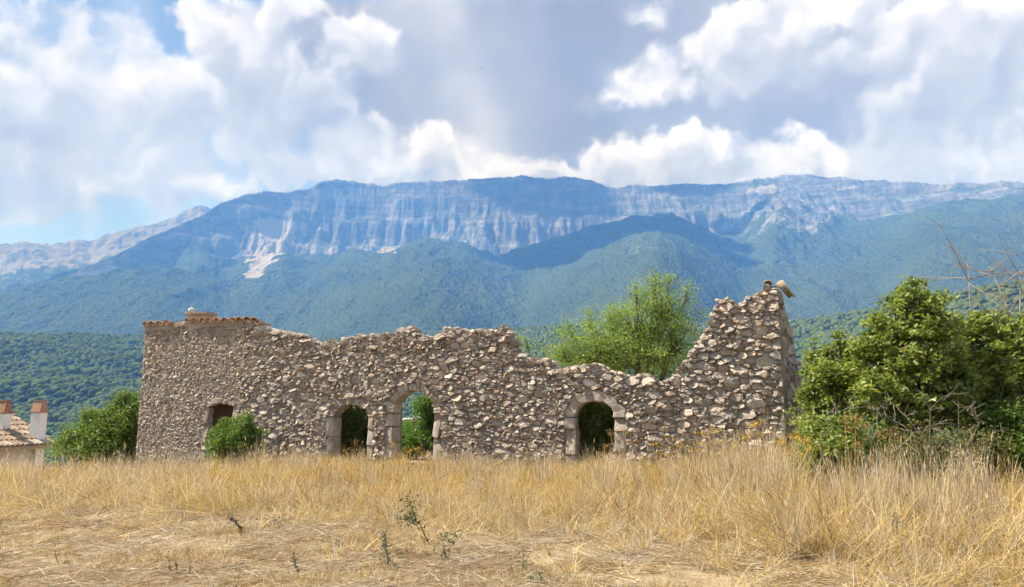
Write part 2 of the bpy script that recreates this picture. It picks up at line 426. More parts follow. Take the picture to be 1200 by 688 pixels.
def polar_mesh(name, az, r, mat, keep_attr=True):
    A, Rr = np.meshgrid(az, r, indexing='ij')
    h, rock, near = far_terrain(A, Rr)
    X, Y = np.sin(A) * Rr, np.cos(A) * Rr
    n, m = A.shape
    i, j = np.meshgrid(np.arange(n - 1), np.arange(m - 1), indexing='ij'); b = i * m + j
    F = np.stack([b, b + 1, b + m + 1, b + m], -1).reshape(-1, 4)
    px = CX + F_PX * np.tan(np.clip(A, -.9, .9)); el = np.arctan2(h - CAM_H, Rr)
    # bare ground: the scree chute, meadow ledges and the grassy crests
    py = CY - F_PX * np.tan(el - PITCH)
    nz = fbm(X / 70, Y / 70, 81, 4)
    path = np.interp(py, [232, 255, 275, 300, 335], [338, 332, 322, 308, 288]); wd = np.interp(py, [232, 262, 285, 310, 336], [8, 36, 32, 17, 9])
    scree = sstep(1.5, .3, np.abs(px - path) / wd + nz * .55) * sstep(256, 278, py) * sstep(342, 328, py) * (Rr > 2800)
    for (sx, sy, wx, wy) in ((375,298,18,6),(450,295,16,4),(905,236,22,6),(1000,244,16,4),(235,246,30,8)):
        scree = np.maximum(scree, .62 * sstep(1.3, .5, np.hypot((px - sx) / wx, (py - sy) / wy) + nz * .6) * (Rr > 2600))
    scree = np.maximum(scree, .40 * sstep(1.3, .4, np.hypot((px - 748) / 28, (py - 295) / 11) + nz * .7) * (Rr > 2600))
    crest = sstep(-150, 0, Rr - np.interp(px, [0, 260, 600, 1200], [4250, 4900, 5000, 4950])) * .55 * (nz > -.1)
    grass = np.clip(crest + .8 * (Rr > 5250) * sstep(-.4, .4, nz) + sstep(1090, 1130, px) * sstep(262, 238, py) * (Rr > 4000) * .9, 0, 1)
    colr = np.stack([rock, scree, grass, np.ones_like(rock)], -1)
    me = np_mesh(name, np.stack([X, Y, h], -1).reshape(-1, 3), F, mat, True, {'cover': ('FLOAT_COLOR', colr.reshape(-1, 4))})
    return me, (A, Rr, h)

def m_mountain(t):
    P = t.coord('Object'); c = t.attr('cover'); rock, scree, grass = t.sep(c)
    big = t.noise(P, 0.0022, 4, .6); fine = t.noise(P, 0.035, 4, .65)
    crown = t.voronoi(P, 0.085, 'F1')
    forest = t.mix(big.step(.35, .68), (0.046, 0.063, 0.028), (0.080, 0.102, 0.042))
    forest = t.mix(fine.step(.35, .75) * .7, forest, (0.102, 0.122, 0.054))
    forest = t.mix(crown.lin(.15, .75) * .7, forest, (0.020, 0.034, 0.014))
    x, y, z = t.sep(P)
    strata = t.noise(t.xyz(x * .004, y * .004, z * .035), 1.0, 5, .65)
    rib = t.noise(t.xyz(x * .022, y * .010, z * .009), 1.0, 6, .72)
    rk = t.mix(strata.step(.38, .62), (0.15, 0.145, 0.14), (0.27, 0.26, 0.245))
    rk = t.mix(rib.step(.42, .66), t.mul(rk, (.52, .52, .54)), rk)
    rk = t.mix(t.noise(P, 0.012, 5, .7).step(.50, .62) * .75, rk, (0.055, 0.085, 0.040))
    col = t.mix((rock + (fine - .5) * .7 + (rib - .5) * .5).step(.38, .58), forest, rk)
    dry = t.mix(fine, (0.17, 0.145, 0.10), (0.25, 0.22, 0.16))
    col = t.mix((grass * .75 + (fine - .5) * .8).step(.35, .65), col, dry)
    col = t.mix((scree + (fine - .5) * .9).step(.42, .62), col, t.mix(rib, (0.36, 0.32, 0.27), (0.28, 0.245, 0.205)))
    h = (1.0 - crown) * (1.0 - rock) + strata * rock * 1.6 + rib * rock * 2.4 + fine * .6
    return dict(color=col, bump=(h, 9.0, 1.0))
M_MOUNT = material('mountain_forest_and_limestone', m_mountain, 1.0, 0.0)

az_f = np.linspace(-0.70, 0.70, 900); az_c1 = np.linspace(-math.pi, -0.72, 26); az_c2 = np.linspace(0.72, math.pi, 26)
az_all = np.concatenate([az_c1, az_f, az_c2])
r_mid = np.concatenate([np.geomspace(150, 900, 50), np.linspace(915, 2050, 90)])
r_far = np.concatenate([np.linspace(2030, 3400, 110), np.linspace(3408, 5120, 290), np.linspace(5140, 7000, 46), np.linspace(7300, 12500, 8)])
me_m, _ = polar_mesh('mountains', az_all, r_far, M_MOUNT)
mountains = link('mountains', me_m, kind='structure')
me_h, (hA, hR, hH) = polar_mesh('hills', az_all, r_mid, M_MOUNT)
hills = link('hills', me_h, kind='structure')
# ------------------------------------------------------------------ the near ground
def m_ground(t):
    P = t.coord('Object')
    a = t.noise(P, 0.55, 5, .6); b = t.noise(P, 4.0, 5, .65); f = t.noise(P, 38.0, 4, .7)
    st = t.noise(t.vmath('MULTIPLY', P, (14.0, 70.0, 20.0)), 1.0, 3, .6, 1.5)
    soil = t.mix(b.step(.3, .7), (0.115, 0.076, 0.045), (0.215, 0.150, 0.092))
    straw = t.mix(f.step(.3, .7), (0.33, 0.25, 0.15), (0.50, 0.40, 0.26))
    col = t.mix((a * .55 + b * .35 + st * .45).step(.48, .78), soil, straw)
    return dict(color=col, bump=(b * .5 + f * .5 + st * .4, 0.03, .8))
M_GROUND = material('dry_straw_soil', m_ground, 1.0, 0.05)
ga = np.concatenate([np.linspace(-0.72, 0.72, 420), np.linspace(0.74, 2 * math.pi - 0.74, 90), [2 * math.pi - 0.72]])
gr_ = np.concatenate([[0.05], np.geomspace(1.0, 165, 170)])
GA, GR = np.meshgrid(ga, gr_, indexing='ij'); GX, GY = np.sin(GA) * GR, np.cos(GA) * GR
GZ = ground_z(GX, GY) + 0.018 * perlin(GX * 2.1, GY * 2.1, 6) + 0.03 * sstep(150, 165, GR)
gn, gm = GA.shape; gi_, gj_ = np.meshgrid(np.arange(gn - 1), np.arange(gm - 1), indexing='ij'); gb = gi_ * gm + gj_
ground = link('ground', np_mesh('ground', np.stack([GX, GY, GZ], -1).reshape(-1, 3),
              np.stack([gb, gb + 1, gb + gm + 1, gb + gm], -1).reshape(-1, 4), M_GROUND, True), kind='structure')
# ------------------------------------------------------------------ the ruined building
LX, LY = at(165, 460, 22.0).xy; RX, RY = at(918, 460, 16.5).xy
W_ANG = math.atan2(RY - LY, RX - LX); W_LEN = math.hypot(RX - LX, RY - LY)
UX, UY = math.cos(W_ANG), math.sin(W_ANG)
ruin = thing('ruined_building', (LX, LY, 0), 'long roofless stone ruin with three arched openings and a tall broken gable end', 'ruin', rz=W_ANG)
def wall_sz(px, py):
    """photo pixel -> (distance along the front wall, height)"""
    x, y, z = px_dir(px, py); nx, ny = UY, -UX
    k = (LX * nx + LY * ny) / (x * nx + y * ny)
    X, Y = x * k, y * k
    return (X - LX) * UX + (Y - LY) * UY, CAM_H + z * k
def m_stone(t):
    P = t.coord('Object'); c = t.attr('tint')
    a = t.noise(P, 7.0, 5, .65); b = t.noise(P, 34.0, 5, .7); l = t.noise(P, 2.3, 4, .6)
    col = t.mul(c, t.ramp(a, [(.25, (.62, .60, .58)), (.55, (1, 1, 1)), (.8, (1.12, 1.1, 1.06))]))
    col = t.mix((b * .6 + a * .4).step(.56, .70) * .55, col, (0.62, 0.585, 0.54))
    col = t.mix((l * .6 + b * .4).step(.52, .64) * .45, col, (0.115, 0.10, 0.088))
    return dict(color=col, bump=(a * .6 + b * .5, 0.030, .9))
M_STONE = material('limestone_rubble', m_stone, .95, .12)
def m_mortar(t):
    P = t.coord('Object')
    a = t.noise(P, 1.3, 5, .6); b = t.noise(P, 18.0, 5, .7); v = t.voronoi(P, 26.0, 'F1')
    col = t.mix(a.step(.35, .65), (0.245, 0.20, 0.16), (0.35, 0.295, 0.24))
    col = t.mix(b.step(.5, .75) * .6, col, (0.21, 0.17, 0.135))
    return dict(color=col, bump=(b + v * .6, 0.03, .9))
M_MORTAR = material('crumbling_lime_mortar', m_mortar, 1.0, .05)
def m_plaster(t):
    P = t.coord('Object')
    a = t.noise(P, 2.2, 5, .65); b = t.noise(P, 28.0, 5, .7)
    col = t.mix(a.step(.38, .62), (0.43, 0.355, 0.285), (0.31, 0.255, 0.205))
    col = t.mix(b.step(.55, .75) * .4, col, (0.55, 0.49, 0.42))
    return dict(color=col, bump=(a * .5 + b * .5, 0.02, .8))
M_PLASTER = material('weathered_plaster', m_plaster, 1.0, .05)
def m_tile(t):
    P = t.coord('Object'); r = t.rnd(); c = t.attr('tint')
    a = t.noise(P, 11.0, 5, .7); b = t.noise(P, 40.0, 4, .7)
    col = t.mix(r, (0.33, 0.155, 0.095), (0.47, 0.31, 0.20))
    col = t.mix(a.step(.46, .64) * .7, col, (0.40, 0.36, 0.29))
    col = t.mix(b.step(.58, .72) * .6, col, (0.12, 0.10, 0.085))
    return dict(color=col, bump=(a * .5 + b * .5, 0.012, .8))
M_TILE = material('weathered_clay_tile', m_tile, .95, .1)
def m_wood(t):
    P = t.coord('Object'); s = t.noise(t.vmath('MULTIPLY', P, (40.0, 40.0, 2.5)), 1.0, 4, .6)
    return dict(color=t.mix(s, (0.045, 0.022, 0.014), (0.11, 0.060, 0.038)), bump=(s, .01))
M_WOOD = material('dark_old_wood', m_wood, .85, .2)

TOP = [(163,381),(180,380),(200,379),(210,377),(245,376),(300,376),(312,383),(325,386),(345,389),(360,391),(370,398),(386,398),(393,400),(400,394),(416,393),(424,390),(437,390),(441,395),(447,389),
       (463,389),(469,381),(482,380),(487,390),(500,393),(514,390),(521,382),(533,381),(540,386),(558,385),(574,387),(582,381),(589,380),(596,385),(601,398),(606,408),(616,413),(630,418),(641,418),
       (650,426),(657,430),(667,431),(674,427),(690,424),(705,426),(719,432),(736,438),(742,436),(756,435),(765,440),(776,446),(786,441),(794,432),(801,424),(803,414),(812,409),(816,398),(824,393),(828,381),
       (836,376),(839,352),(855,348),(861,356),(872,352),(884,342),(893,334),(902,330),(914,330),(925,334)]
_ts = [wall_sz(*p) for p in TOP]; TS, TZ = np.array([p[0] for p in _ts]), np.array([p[1] for p in _ts])
def ztop(s): return np.interp(s, TS, TZ)
class Opening:
    def __init__(o, pl, pr, spring, apex, bot, side, ring):
        a = wall_sz(pl, 500)[0]; b = wall_sz(pr, 500)[0]
        o.c, o.w = (a + b) / 2, (b - a) / 2
        o.zs = wall_sz((pl + pr) / 2, spring)[1]; o.za = wall_sz((pl + pr) / 2, apex)[1]; o.rise = o.za - o.zs
        o.zb = wall_sz((pl + pr) / 2, bot)[1]; o.side, o.ring = side, ring
    def inside(o, s, z, grow=0.0, gtop=None):
        gtop = grow if gtop is None else gtop; s = np.asarray(s, float); z = np.asarray(z, float)
        w = o.w + grow; r = o.rise + gtop
        up = ((s - o.c) / w) ** 2 + (np.maximum(z - o.zs, 0) / r) ** 2 < 1
        return up & (z > o.zb - (grow if o.zb > 0.3 else 0))
    def push(o, s, z, grow, gtop):
        if not o.inside(s, z, grow, gtop): return s, z
        w, r = o.w + grow, o.rise + gtop
        if z <= o.zs: return o.c + math.copysign(w, s - o.c), z
        q = math.sqrt(((s - o.c) / w) ** 2 + ((z - o.zs) / r) ** 2); q = max(q, 1e-3)
        return o.c + (s - o.c) / q, o.zs + (z - o.zs) / q
OP_W = Opening(244, 272, 477, 473, 521, .11, .16)
OP_A = Opening(391, 431, 489, 474, 600, .18, .17)
OP_D = Opening(461, 508, 484, 458, 600, .21, .21)
OP_B = Opening(675, 720, 489, 470, 600, .27, .24)
OPS = [OP_W, OP_A, OP_D, OP_B]
SEAMS = [wall_sz(284, 430)[0], wall_sz(432, 450)[0]]

def pack(x0, x1, z0, z1, rad, stretch, rng):
    """seeds of different size, large ones first"""
    pts = []; cell = 0.12; grid = {}
    for scale, tries in ((1.9, 700), (1.4, 2200), (1.0, 8000), (0.7, 18000), (0.46, 26000)):
        S = rng.uniform(x0, x1, tries); Z = rng.uniform(z0, z1, tries); J = rng.uniform(.85, 1.15, tries)
        for s, z, j in zip(S, Z, J):
            r = rad(s, z) * scale * j; zz = z * stretch
            ci, cj = int(s / cell), int(zz / cell); ok = True; reach = int((r + .30) / cell) + 1
            for a in range(ci - reach, ci + reach + 1):
                for b in range(cj - reach, cj + reach + 1):
                    for k in grid.get((a, b), ()):
                        p = pts[k]
                        if (p[0] - s) ** 2 + (p[1] * stretch - zz) ** 2 < ((p[2] + r) * .86) ** 2: ok = False; break
                    if not ok: break
                if not ok: break
            if ok: grid.setdefault((ci, cj), []).append(len(pts)); pts.append((s, z, r))
    return np.array(pts)
def clip(poly, nx, nz, c):
    out = []; n = len(poly)
    for i in range(n):
        p, q = poly[i], poly[(i + 1) % n]; a = nx * p[0] + nz * p[1] - c; b = nx * q[0] + nz * q[1] - c
        if a <= 0: out.append(p)
        if (a < 0 < b) or (b < 0 < a):
            t_ = a / (a - b); out.append((p[0] + t_ * (q[0] - p[0]), p[1] + t_ * (q[1] - p[1])))
    return out
def cells(pts, stretch, seams):
    S, Z, Rr = pts[:, 0], pts[:, 1] * stretch, pts[:, 2]; res = []
    for i in range(len(pts)):
        d2 = (S - S[i]) ** 2 + (Z - Z[i]) ** 2; near = np.argsort(d2)[1:22]
        m = 2.1 * Rr[i]; poly = [(S[i] - m, Z[i] - m), (S[i] + m, Z[i] - m), (S[i] + m, Z[i] + m), (S[i] - m, Z[i] + m)]
        for k in near:
            if d2[k] > (2.6 * (Rr[i] + Rr[k])) ** 2: break
            dx, dz = S[k] - S[i], Z[k] - Z[i]
            c = 0.5 * (S[k] ** 2 + Z[k] ** 2 - S[i] ** 2 - Z[i] ** 2 + Rr[i] ** 2 - Rr[k] ** 2)
            poly = clip(poly, dx, dz, c)
            if len(poly) < 3: break
        for sm in seams:
            if len(poly) >= 3: poly = clip(poly, 1, 0, sm) if S[i] < sm else clip(poly, -1, 0, -sm)
        res.append([(p[0], p[1] / stretch) for p in poly] if len(poly) >= 3 else None)
    return res
def stone_shape(poly, gap, proud, back, rng, rough=1.0):
    """one stone: rounded outline, bulging tilted face; (verts as s, depth, z; faces)"""
    P = np.array(poly); c = P.mean(0); size = math.sqrt(max(np.ptp(P[:, 0]) * np.ptp(P[:, 1]), 1e-5))
    d = P - c; ln = np.maximum(np.hypot(d[:, 0], d[:, 1]), 1e-6)
    P = c + d * np.maximum(0.5, 1 - gap / ln)[:, None]
    Q = []
    n = len(P)
    for i in range(n):
        a, b = P[i], P[(i + 1) % n]; L = np.hypot(*(b - a))
        f = .06 if L > .6 * size else .17
        Q += [a + (b - a) * (f + rng.uniform(-.06, .06)), a + (b - a) * (1 - f + rng.uniform(-.06, .06))]
    Q = np.array(Q); keep = [0]
    for i in range(1, len(Q)):
        if np.hypot(*(Q[i] - Q[keep[-1]])) > .10 * size: keep.append(i)
    Q = Q[keep]; n = len(Q)
    Q += rng.normal(0, .022 * size * rough, Q.shape)
    tx, tz = rng.normal(0, .30 * rough), rng.normal(-.16, .34 * rough)
    V_, F_ = [], []
    for k, (sc, dp) in enumerate(((1.0, -back), (1.0, proud * .40), (.93, proud * .85), (.62, proud))):
        q = c + (Q - c) * sc
        for s, z in q:
            dd = dp
            if k: dd = dp + (tx * (s - c[0]) + tz * (z - c[1])) * (1 if k > 1 else .5) + rng.normal(0, .10) * proud * rough
            jit = rng.normal(0, .03 * size * rough, 2) if k > 1 else (0, 0)
            V_.append((s + jit[0], dd, z + jit[1]))
    V_.append((c[0] + rng.normal(0, .08) * size, proud * (1.04 + rng.normal(0, .12)), c[1] + rng.normal(0, .08) * size))
    for k in range(3):
        for i in range(n):
            j = (i + 1) % n; F_.append((k * n + i, k * n + j, (k + 1) * n + j, (k + 1) * n + i))
    for i in range(n): F_.append((3 * n + i, 3 * n + (i + 1) % n, 4 * n))
    F_.append(tuple(range(n - 1, -1, -1)))
    return V_, F_, c, np.ptp(P[:, 0]) * np.ptp(P[:, 1])
def stone_tint(rng, s=None):
    k = rng.random(); b = rng.uniform(.78, 1.38)
    base = (0.45, 0.37, 0.305) if k < .48 else ((0.40, 0.35, 0.30) if k < .70 else ((0.44, 0.335, 0.265) if k < .81 else (0.52, 0.465, 0.40)))
    return tuple(min(.75, q * b) for q in base)
class Pile:
    """stones that end up in one mesh, with their tint"""
    def __init__(s): s.v = []; s.f = []; s.c = []
    def add(s, V_, F_, tint):
        b = len(s.v); s.v += V_; s.f += [tuple(i + b for i in f) for f in F_]; s.c += [(*tint, 1)] * len(V_)
    def mesh(s, name, mat):
        me = bpy.data.meshes.new(name); me.from_pydata(s.v, [], s.f)
        a = me.attributes.new('tint', 'FLOAT_COLOR', 'POINT'); a.data.foreach_set('color', np.array(s.c, np.float32).ravel())
        me.materials.append(mat); me.update(); return me
def frame(o, u):
    """wall frame in the building's own space: origin o (x, y), direction u; depth is to the right of u (outside)"""
    ux, uy = u; nx, ny = uy, -ux
    return lambda s, d, z: (o[0] + ux * s + nx * d, o[1] + uy * s + ny * d, z)
FRONT = frame((0, 0), (1, 0))
side_dir = Vector((math.sin(R(31)), math.cos(R(31)))); c_, s_ = math.cos(-W_ANG), math.sin(-W_ANG)
side_loc = (c_ * side_dir.x - s_ * side_dir.y, s_ * side_dir.x + c_ * side_dir.y)
SIDE = frame((W_LEN - .05, -.02), side_loc)
def core(fr, x0, x1, zt, ops, thick, step=.075, lower=.12, zb=-.8, amp=.018):
    """mortared core of a wall with its openings cut through, as a solid"""
    ns = int((x1 - x0) / step) + 1; ss = np.linspace(x0, x1, ns); zz = np.arange(zb, 5.2, step)
    top = zt(ss) - lower
    def inn(i, j):
        s, z = (ss[i] + ss[i + 1]) / 2, zz[j] + step / 2
        if z > min(top[i], top[i + 1]) + step * .5: return False
        return not any(bool(o.inside(s, z, .03)) for o in ops)
    M = np.array([[inn(i, j) for j in range(len(zz) - 1)] for i in range(ns - 1)])
    V_, F_, idx = [], [], {}
    def vid(i, j, k):
        if (i, j, k) not in idx:
            s, z = ss[i], zz[j]; dep = (amp * 1.6 * float(fbm(s * 3.1, z * 3.1, 91, 3)) if k == 0 else -thick + .03 * float(fbm(s * 2, z * 2, 92, 2)))
            idx[(i, j, k)] = len(V_); V_.append(fr(s, dep, min(z, top[i] + .02)))
        return idx[(i, j, k)]
    A, B = M.shape
    for i in range(A):
        for j in range(B):
            if not M[i, j]: continue
            q = [(i, j), (i + 1, j), (i + 1, j + 1), (i, j + 1)]
            F_.append(tuple(vid(*p, 0) for p in q)); F_.append(tuple(vid(*p, 1) for p in reversed(q)))
            for (di, dj, e) in ((0, -1, (0, 1)), (1, 0, (1, 2)), (0, 1, (2, 3)), (-1, 0, (3, 0))):
                a, b = i + di, j + dj
                if a < 0 or b < 0 or a >= A or b >= B or not M[a, b]:
                    p, r = q[e[0]], q[e[1]]; F_.append((vid(*r, 0), vid(*p, 0), vid(*p, 1), vid(*r, 1)))
    me = bpy.data.meshes.new('wall_core'); me.from_pydata(V_, [], F_); me.validate(); me.materials.append(M_MORTAR); me.update()
    return me
link('wall_core', core(FRONT, 0, W_LEN, ztop, OPS, .44), ruin)
SIDE_T = [(0, 4.30), (.35, 4.26), (.8, 4.05), (1.2, 3.75), (1.6, 3.3), (2.0, 2.85), (2.5, 2.4), (3.0, 1.9), (3.6, 1.2), (5.2, .5)]
def side_top(s): return np.interp(s, [p[0] for p in SIDE_T], [p[1] for p in SIDE_T])
link('wall_core', core(SIDE, .02, 5.0, side_top, [], .55), ruin)

rngS = np.random.default_rng(21)
def rad_front(s, z):
    if s < SEAMS[0]: return .044
    if s < SEAMS[1]: return .074
    return .073 + .014 * min(1, max(0, (s - 8) / 7)) + (.014 if s > W_LEN - 1.1 else 0)
stones = []       # (screen size, verts, faces, tint)
def lay(fr, x0, x1, rad, zt, ops, seams, stretch, facing):
    pts = pack(x0, x1, -.45, 4.8, rad, stretch, rngS)
    pts = pts[pts[:, 1] < zt(pts[:, 0]) + .45]
    for (s, z, r), poly in zip(pts, cells(pts, stretch, seams)):
        if poly is None: continue
        zt_ = float(zt(s))
        if z > zt_ - .45 * r: continue
        if any(bool(o.inside(s, z, o.side, o.ring)) for o in ops): continue
        new = []
        for p in poly:
            p = (min(max(p[0], x0), x1), p[1])
            for o in ops: p = o.push(p[0], p[1], o.side, o.ring)
            new.append(p)
        A = np.array(new)
        if np.ptp(A[:, 0]) < .03 or np.ptp(A[:, 1]) < .03: continue
        fine = facing == 0 and s < SEAMS[0]
        mid = facing == 0 and SEAMS[0] <= s < SEAMS[1]
        topmost = z > zt_ - .42
        proud = (.019 if fine else (.045 if mid else .064)) * (1 if facing == 0 else .5) * rngS.uniform(.55, 1.45)
        gap = .004 if fine else .0035
        if topmost and not fine: proud *= 1.25; gap *= .8
        if mid and not topmost and float(fbm(s * .8, z * .9, 95, 3)) > .28: proud *= .25     # patches still under mortar
        V_, F_, c, ar = stone_shape(new, gap, proud, .26 if topmost else .06, rngS, .8 if fine else 1.0)
        V_ = [fr(*p) for p in V_]; wx = LX + UX * V_[-1][0] - UY * V_[-1][1]; wy = LY + UY * V_[-1][0] + UX * V_[-1][1]
        vis = ar / wy ** 2 * (1.0 if facing == 0 else .15) * (1.0 if z > .25 else .2)
        stones.append((vis, V_, F_, stone_tint(rngS)))
lay(FRONT, 0.0, W_LEN, rad_front, ztop, OPS, SEAMS, 1.75, 0)
lay(SIDE, .45, 5.0, lambda s, z: .11, side_top, [], [], 1.5, 1)
# loose capping stones over the thickness of the walls
def lump(c, r, rng):
    bm = bmesh.new(); bmesh.ops.create_icosphere(bm, subdivisions=1, radius=1.0)
    sx, sy, sz = r * rng.uniform(.8, 1.4), r * rng.uniform(.7, 1.1), r * rng.uniform(.55, .85); a = rng.uniform(0, 6.28)
    V_ = []
    for v in bm.verts:
        k = rng.uniform(.8, 1.15); x, y, z = v.co.x * sx * k, v.co.y * sy * k, v.co.z * sz * k
        V_.append((c[0] + x * math.cos(a) - y * math.sin(a), c[1] + x * math.sin(a) + y * math.cos(a), c[2] + z))
    F_ = [tuple(v.index for v in f.verts) for f in bm.faces]; bm.free(); return V_, F_
rest = Pile()
for fr, x0, x1, zt in ((FRONT, SEAMS[0] + .3, W_LEN - .4, ztop), (SIDE, .4, 4.8, side_top)):
    s = x0
    while s < x1:
        for dep in (-.2, -.34):
            q = s + rngS.uniform(-.08, .08); r = rngS.uniform(.07, .14)
            V_, F_ = lump(fr(q, dep + rngS.uniform(-.05, .05), float(zt(q)) - .12 + rngS.uniform(-.05, .05)), r, rngS)
            rest.add(V_, F_, stone_tint(rngS))
        s += .15
stones.sort(key=lambda q: -q[0])
for k, (vis, V_, F_, tint) in enumerate(stones):
    if k < 300:
        p = Pile(); o = Vector(V_[-1]); p.add([tuple(Vector(q) - o) for q in V_], F_, tint)
        ob = link('stone', p.mesh('stone', M_STONE), ruin); ob.location = o
    else: rest.add(V_, F_, tint)
link('rubble_stones', rest.mesh('rubble_stones', M_STONE), ruin, kind='stuff')

# dressed stones round the openings
def arc_piece(name, o, a0, a1, gin, gout, front, back, tint, n=7):
    """part of the arch ring between angles a0 and a1 (0 = right springing, pi = left)"""
    rg = np.random.default_rng(int(a0 * 100) + int(o.c * 10)); V_, F_ = [], []
    b = .022
    prof_ = [(0, -back), (0, front - b), (b, front), (1, front), (2, front - b), (2, -back)]
    for i in range(n):
        a = a0 + (a1 - a0) * i / (n - 1); jo = rg.normal(0, .030); ji = rg.normal(0, .014); jf = rg.normal(0, .014)
        ca, sa = math.cos(a), math.sin(a)
        pin = (o.c + (o.w + gin + ji) * ca, o.zs + (o.rise + gin + ji) * sa); wo, ro = o.w + o.side, o.rise + o.ring
        po = (o.c + (wo + gout + jo) * ca, o.zs + (ro + gout + jo) * sa)
        L = math.hypot(po[0] - pin[0], po[1] - pin[1])
        for (w, d) in prof_:
            f = {0: 0.0, b: b / L, 1: 1 - b / L, 2: 1.0}[w]; dd = d + (jf if d > 0 else 0)
            V_.append((pin[0] + (po[0] - pin[0]) * f, dd, pin[1] + (po[1] - pin[1]) * f))
    m = len(prof_)
    for i in range(n - 1):
        for k in range(m):
            kk = (k + 1) % m; F_.append((i * m + k, i * m + kk, (i + 1) * m + kk, (i + 1) * m + k))
    F_.append(tuple(range(m))); F_.append(tuple((n - 1) * m + k for k in range(m - 1, -1, -1)))
    p = Pile(); p.add([FRONT(*q) for q in V_], F_, tint)
    me = p.mesh(name, M_STONE); bm = bmesh.new(); bm.from_mesh(me); bmesh.ops.recalc_face_normals(bm, faces=bm.faces); bm.to_mesh(me); bm.free()
    return link(name, me, ruin)
def jamb(s0, s1, z0, z1, front, tint, back=.40):
    rg = np.random.default_rng(int(abs(s0 * 100 + z0 * 37)))
    V_, F_, c, ar = stone_shape([(s0, z0), (s1, z0), (s1, z1), (s0, z1)], .008, front, back, rg, .42)
    p = Pile(); p.add([FRONT(*q) for q in V_], F_, tint); link('jamb_stone', p.mesh('jamb_stone', M_STONE), ruin)
DRESS = [(0.47, 0.405, 0.345), (0.43, 0.365, 0.305), (0.50, 0.44, 0.38), (0.42, 0.345, 0.29)]
PI = math.pi
def ring(o, cuts, front, gap=.012):
    for k in range(len(cuts) - 1):
        arc_piece('voussoir', o, cuts[k] + gap, cuts[k + 1] - gap, 0, 0, front, .40, DRESS[k % 4])
ring(OP_D, [0, .42, .86, 1.30, 1.80, 2.25, 2.72, PI], .030, .012)
ring(OP_A, [0, .5, 1.05, 1.58, 2.1, 2.65, PI], .022, .016)
ring(OP_B, [0, 1.66, PI], .060)
ring(OP_W, [0, 1.1, 2.05, PI], .03)
def jambs(o, side, hs, front):
    z = o.zs - .006
    s0, s1 = (o.c - o.w - o.side, o.c - o.w) if side < 0 else (o.c + o.w, o.c + o.w + o.side)
    for k, (h, ext) in enumerate(hs):
        jamb(s0 - (ext if side < 0 else 0), s1 + (ext if side > 0 else 0), z - h, z, front, DRESS[(k + (side > 0)) % 4]); z -= h
jambs(OP_D, 1, [(.62, 0), (.7, .02), (.6, 0)], .03); jambs(OP_D, -1, [(.34, .0), (.42, .1), (.38, .02), (.5, .08)], .03)
jambs(OP_A, -1, [(.5, .03), (.55, 0), (.6, .05)], .03); jambs(OP_A, 1, [(.32, .0), (.4, .0), (.36, .0), (.45, 0)], .035)
jambs(OP_B, -1, [(.27, .02), (.62, -.02), (.6, .03)], .055); jambs(OP_B, 1, [(.32, .05), (.46, .0), (.5, .04)], .05)
jambs(OP_W, -1, [(.45, 0), (.55, 0)], .03); jambs(OP_W, 1, [(.4, .06), (.6, 0)], .03)
jamb(OP_W.c - OP_W.w - .2, OP_W.c + OP_W.w + .2, OP_W.zb - .14, OP_W.zb, .07, DRESS[0])
# boarded shutter in the small window
sh_n = 4
for k in range(sh_n):
    w = 2 * OP_W.w / sh_n; m = MB()
    m.box((0, 0, 0), (w - .012, .03, OP_W.za - OP_W.zb + .05)); o = m.build('shutter_board', M_WOOD, ruin)
    o.location = FRONT(OP_W.c - OP_W.w + (k + .5) * w, -.20 + .006 * (k % 2), (OP_W.za + OP_W.zb) / 2)
m = MB(); m.box((0, 0, 0), (2 * OP_W.w, .03, .08)); o = m.build('shutter_batten', M_WOOD, ruin); o.location = FRONT(OP_W.c, -.17, OP_W.zs - .25)

# eaves: mortar band and the barrel tiles bedded in it
SE = wall_sz(309, 380)[0]
m = MB(); zc = lambda s: float(ztop(s))
nseg = 40
vs, fs = [], []
for i in range(nseg + 1):
    s = -.03 + (SE + .03) * i / nseg; z1 = zc(max(s, .05)) + .01; j = .03 * float(fbm(s * 2.3, 0.5, 5, 3))
    vs += [FRONT(s, .045 + j, z1 - .21 + 3 * j), FRONT(s, .050 + j, z1 - .10), FRONT(s, .055, z1), FRONT(s, -.42, z1 - .02), FRONT(s, -.42, z1 - .30)]
    if i:
        a, b = (i - 1) * 5, i * 5
        for k in range(5): fs.append((a + k, a + (k + 1) % 5, b + (k + 1) % 5, b + k))
fs += [(0, 1, 2, 3, 4), tuple(nseg * 5 + k for k in (4, 3, 2, 1, 0))]
m.add(vs, fs); m.build('eaves_mortar', M_PLASTER, ruin)
def tile_mesh(r0, r1, ln, th=.014, n=8, up=1):
    m = MB(); vs = []
    for (y, r) in ((0, r0), (ln, r1)):
        for rr in (r, r - th):
            for k in range(n + 1):
                a = PI * k / n; vs.append((rr * math.cos(a), y, up * rr * math.sin(a)))
    q = n + 1; fs = []
    for k in range(n):
        fs += [(k, k + 1, 2 * q + k + 1, 2 * q + k), (q + k + 1, q + k, 3 * q + k, 3 * q + k + 1), (k + 1, k, q + k, q + k + 1), (2 * q + k, 2 * q + k + 1, 3 * q + k + 1, 3 * q + k)]
    fs += [(0, 2 * q, 3 * q, q), (q - 1, 2 * q - 1, 4 * q - 1, 3 * q - 1)]
    m.add(vs, fs); me = bpy.data.meshes.new('roof_tile'); me.from_pydata(m.v, [], m.f); me.materials.append(M_TILE)
    bm = bmesh.new(); bm.from_mesh(me); bmesh.ops.recalc_face_normals(bm, faces=bm.faces); bm.to_mesh(me); bm.free()
    me.polygons.foreach_set('use_smooth', np.ones(len(me.polygons), bool)); return me
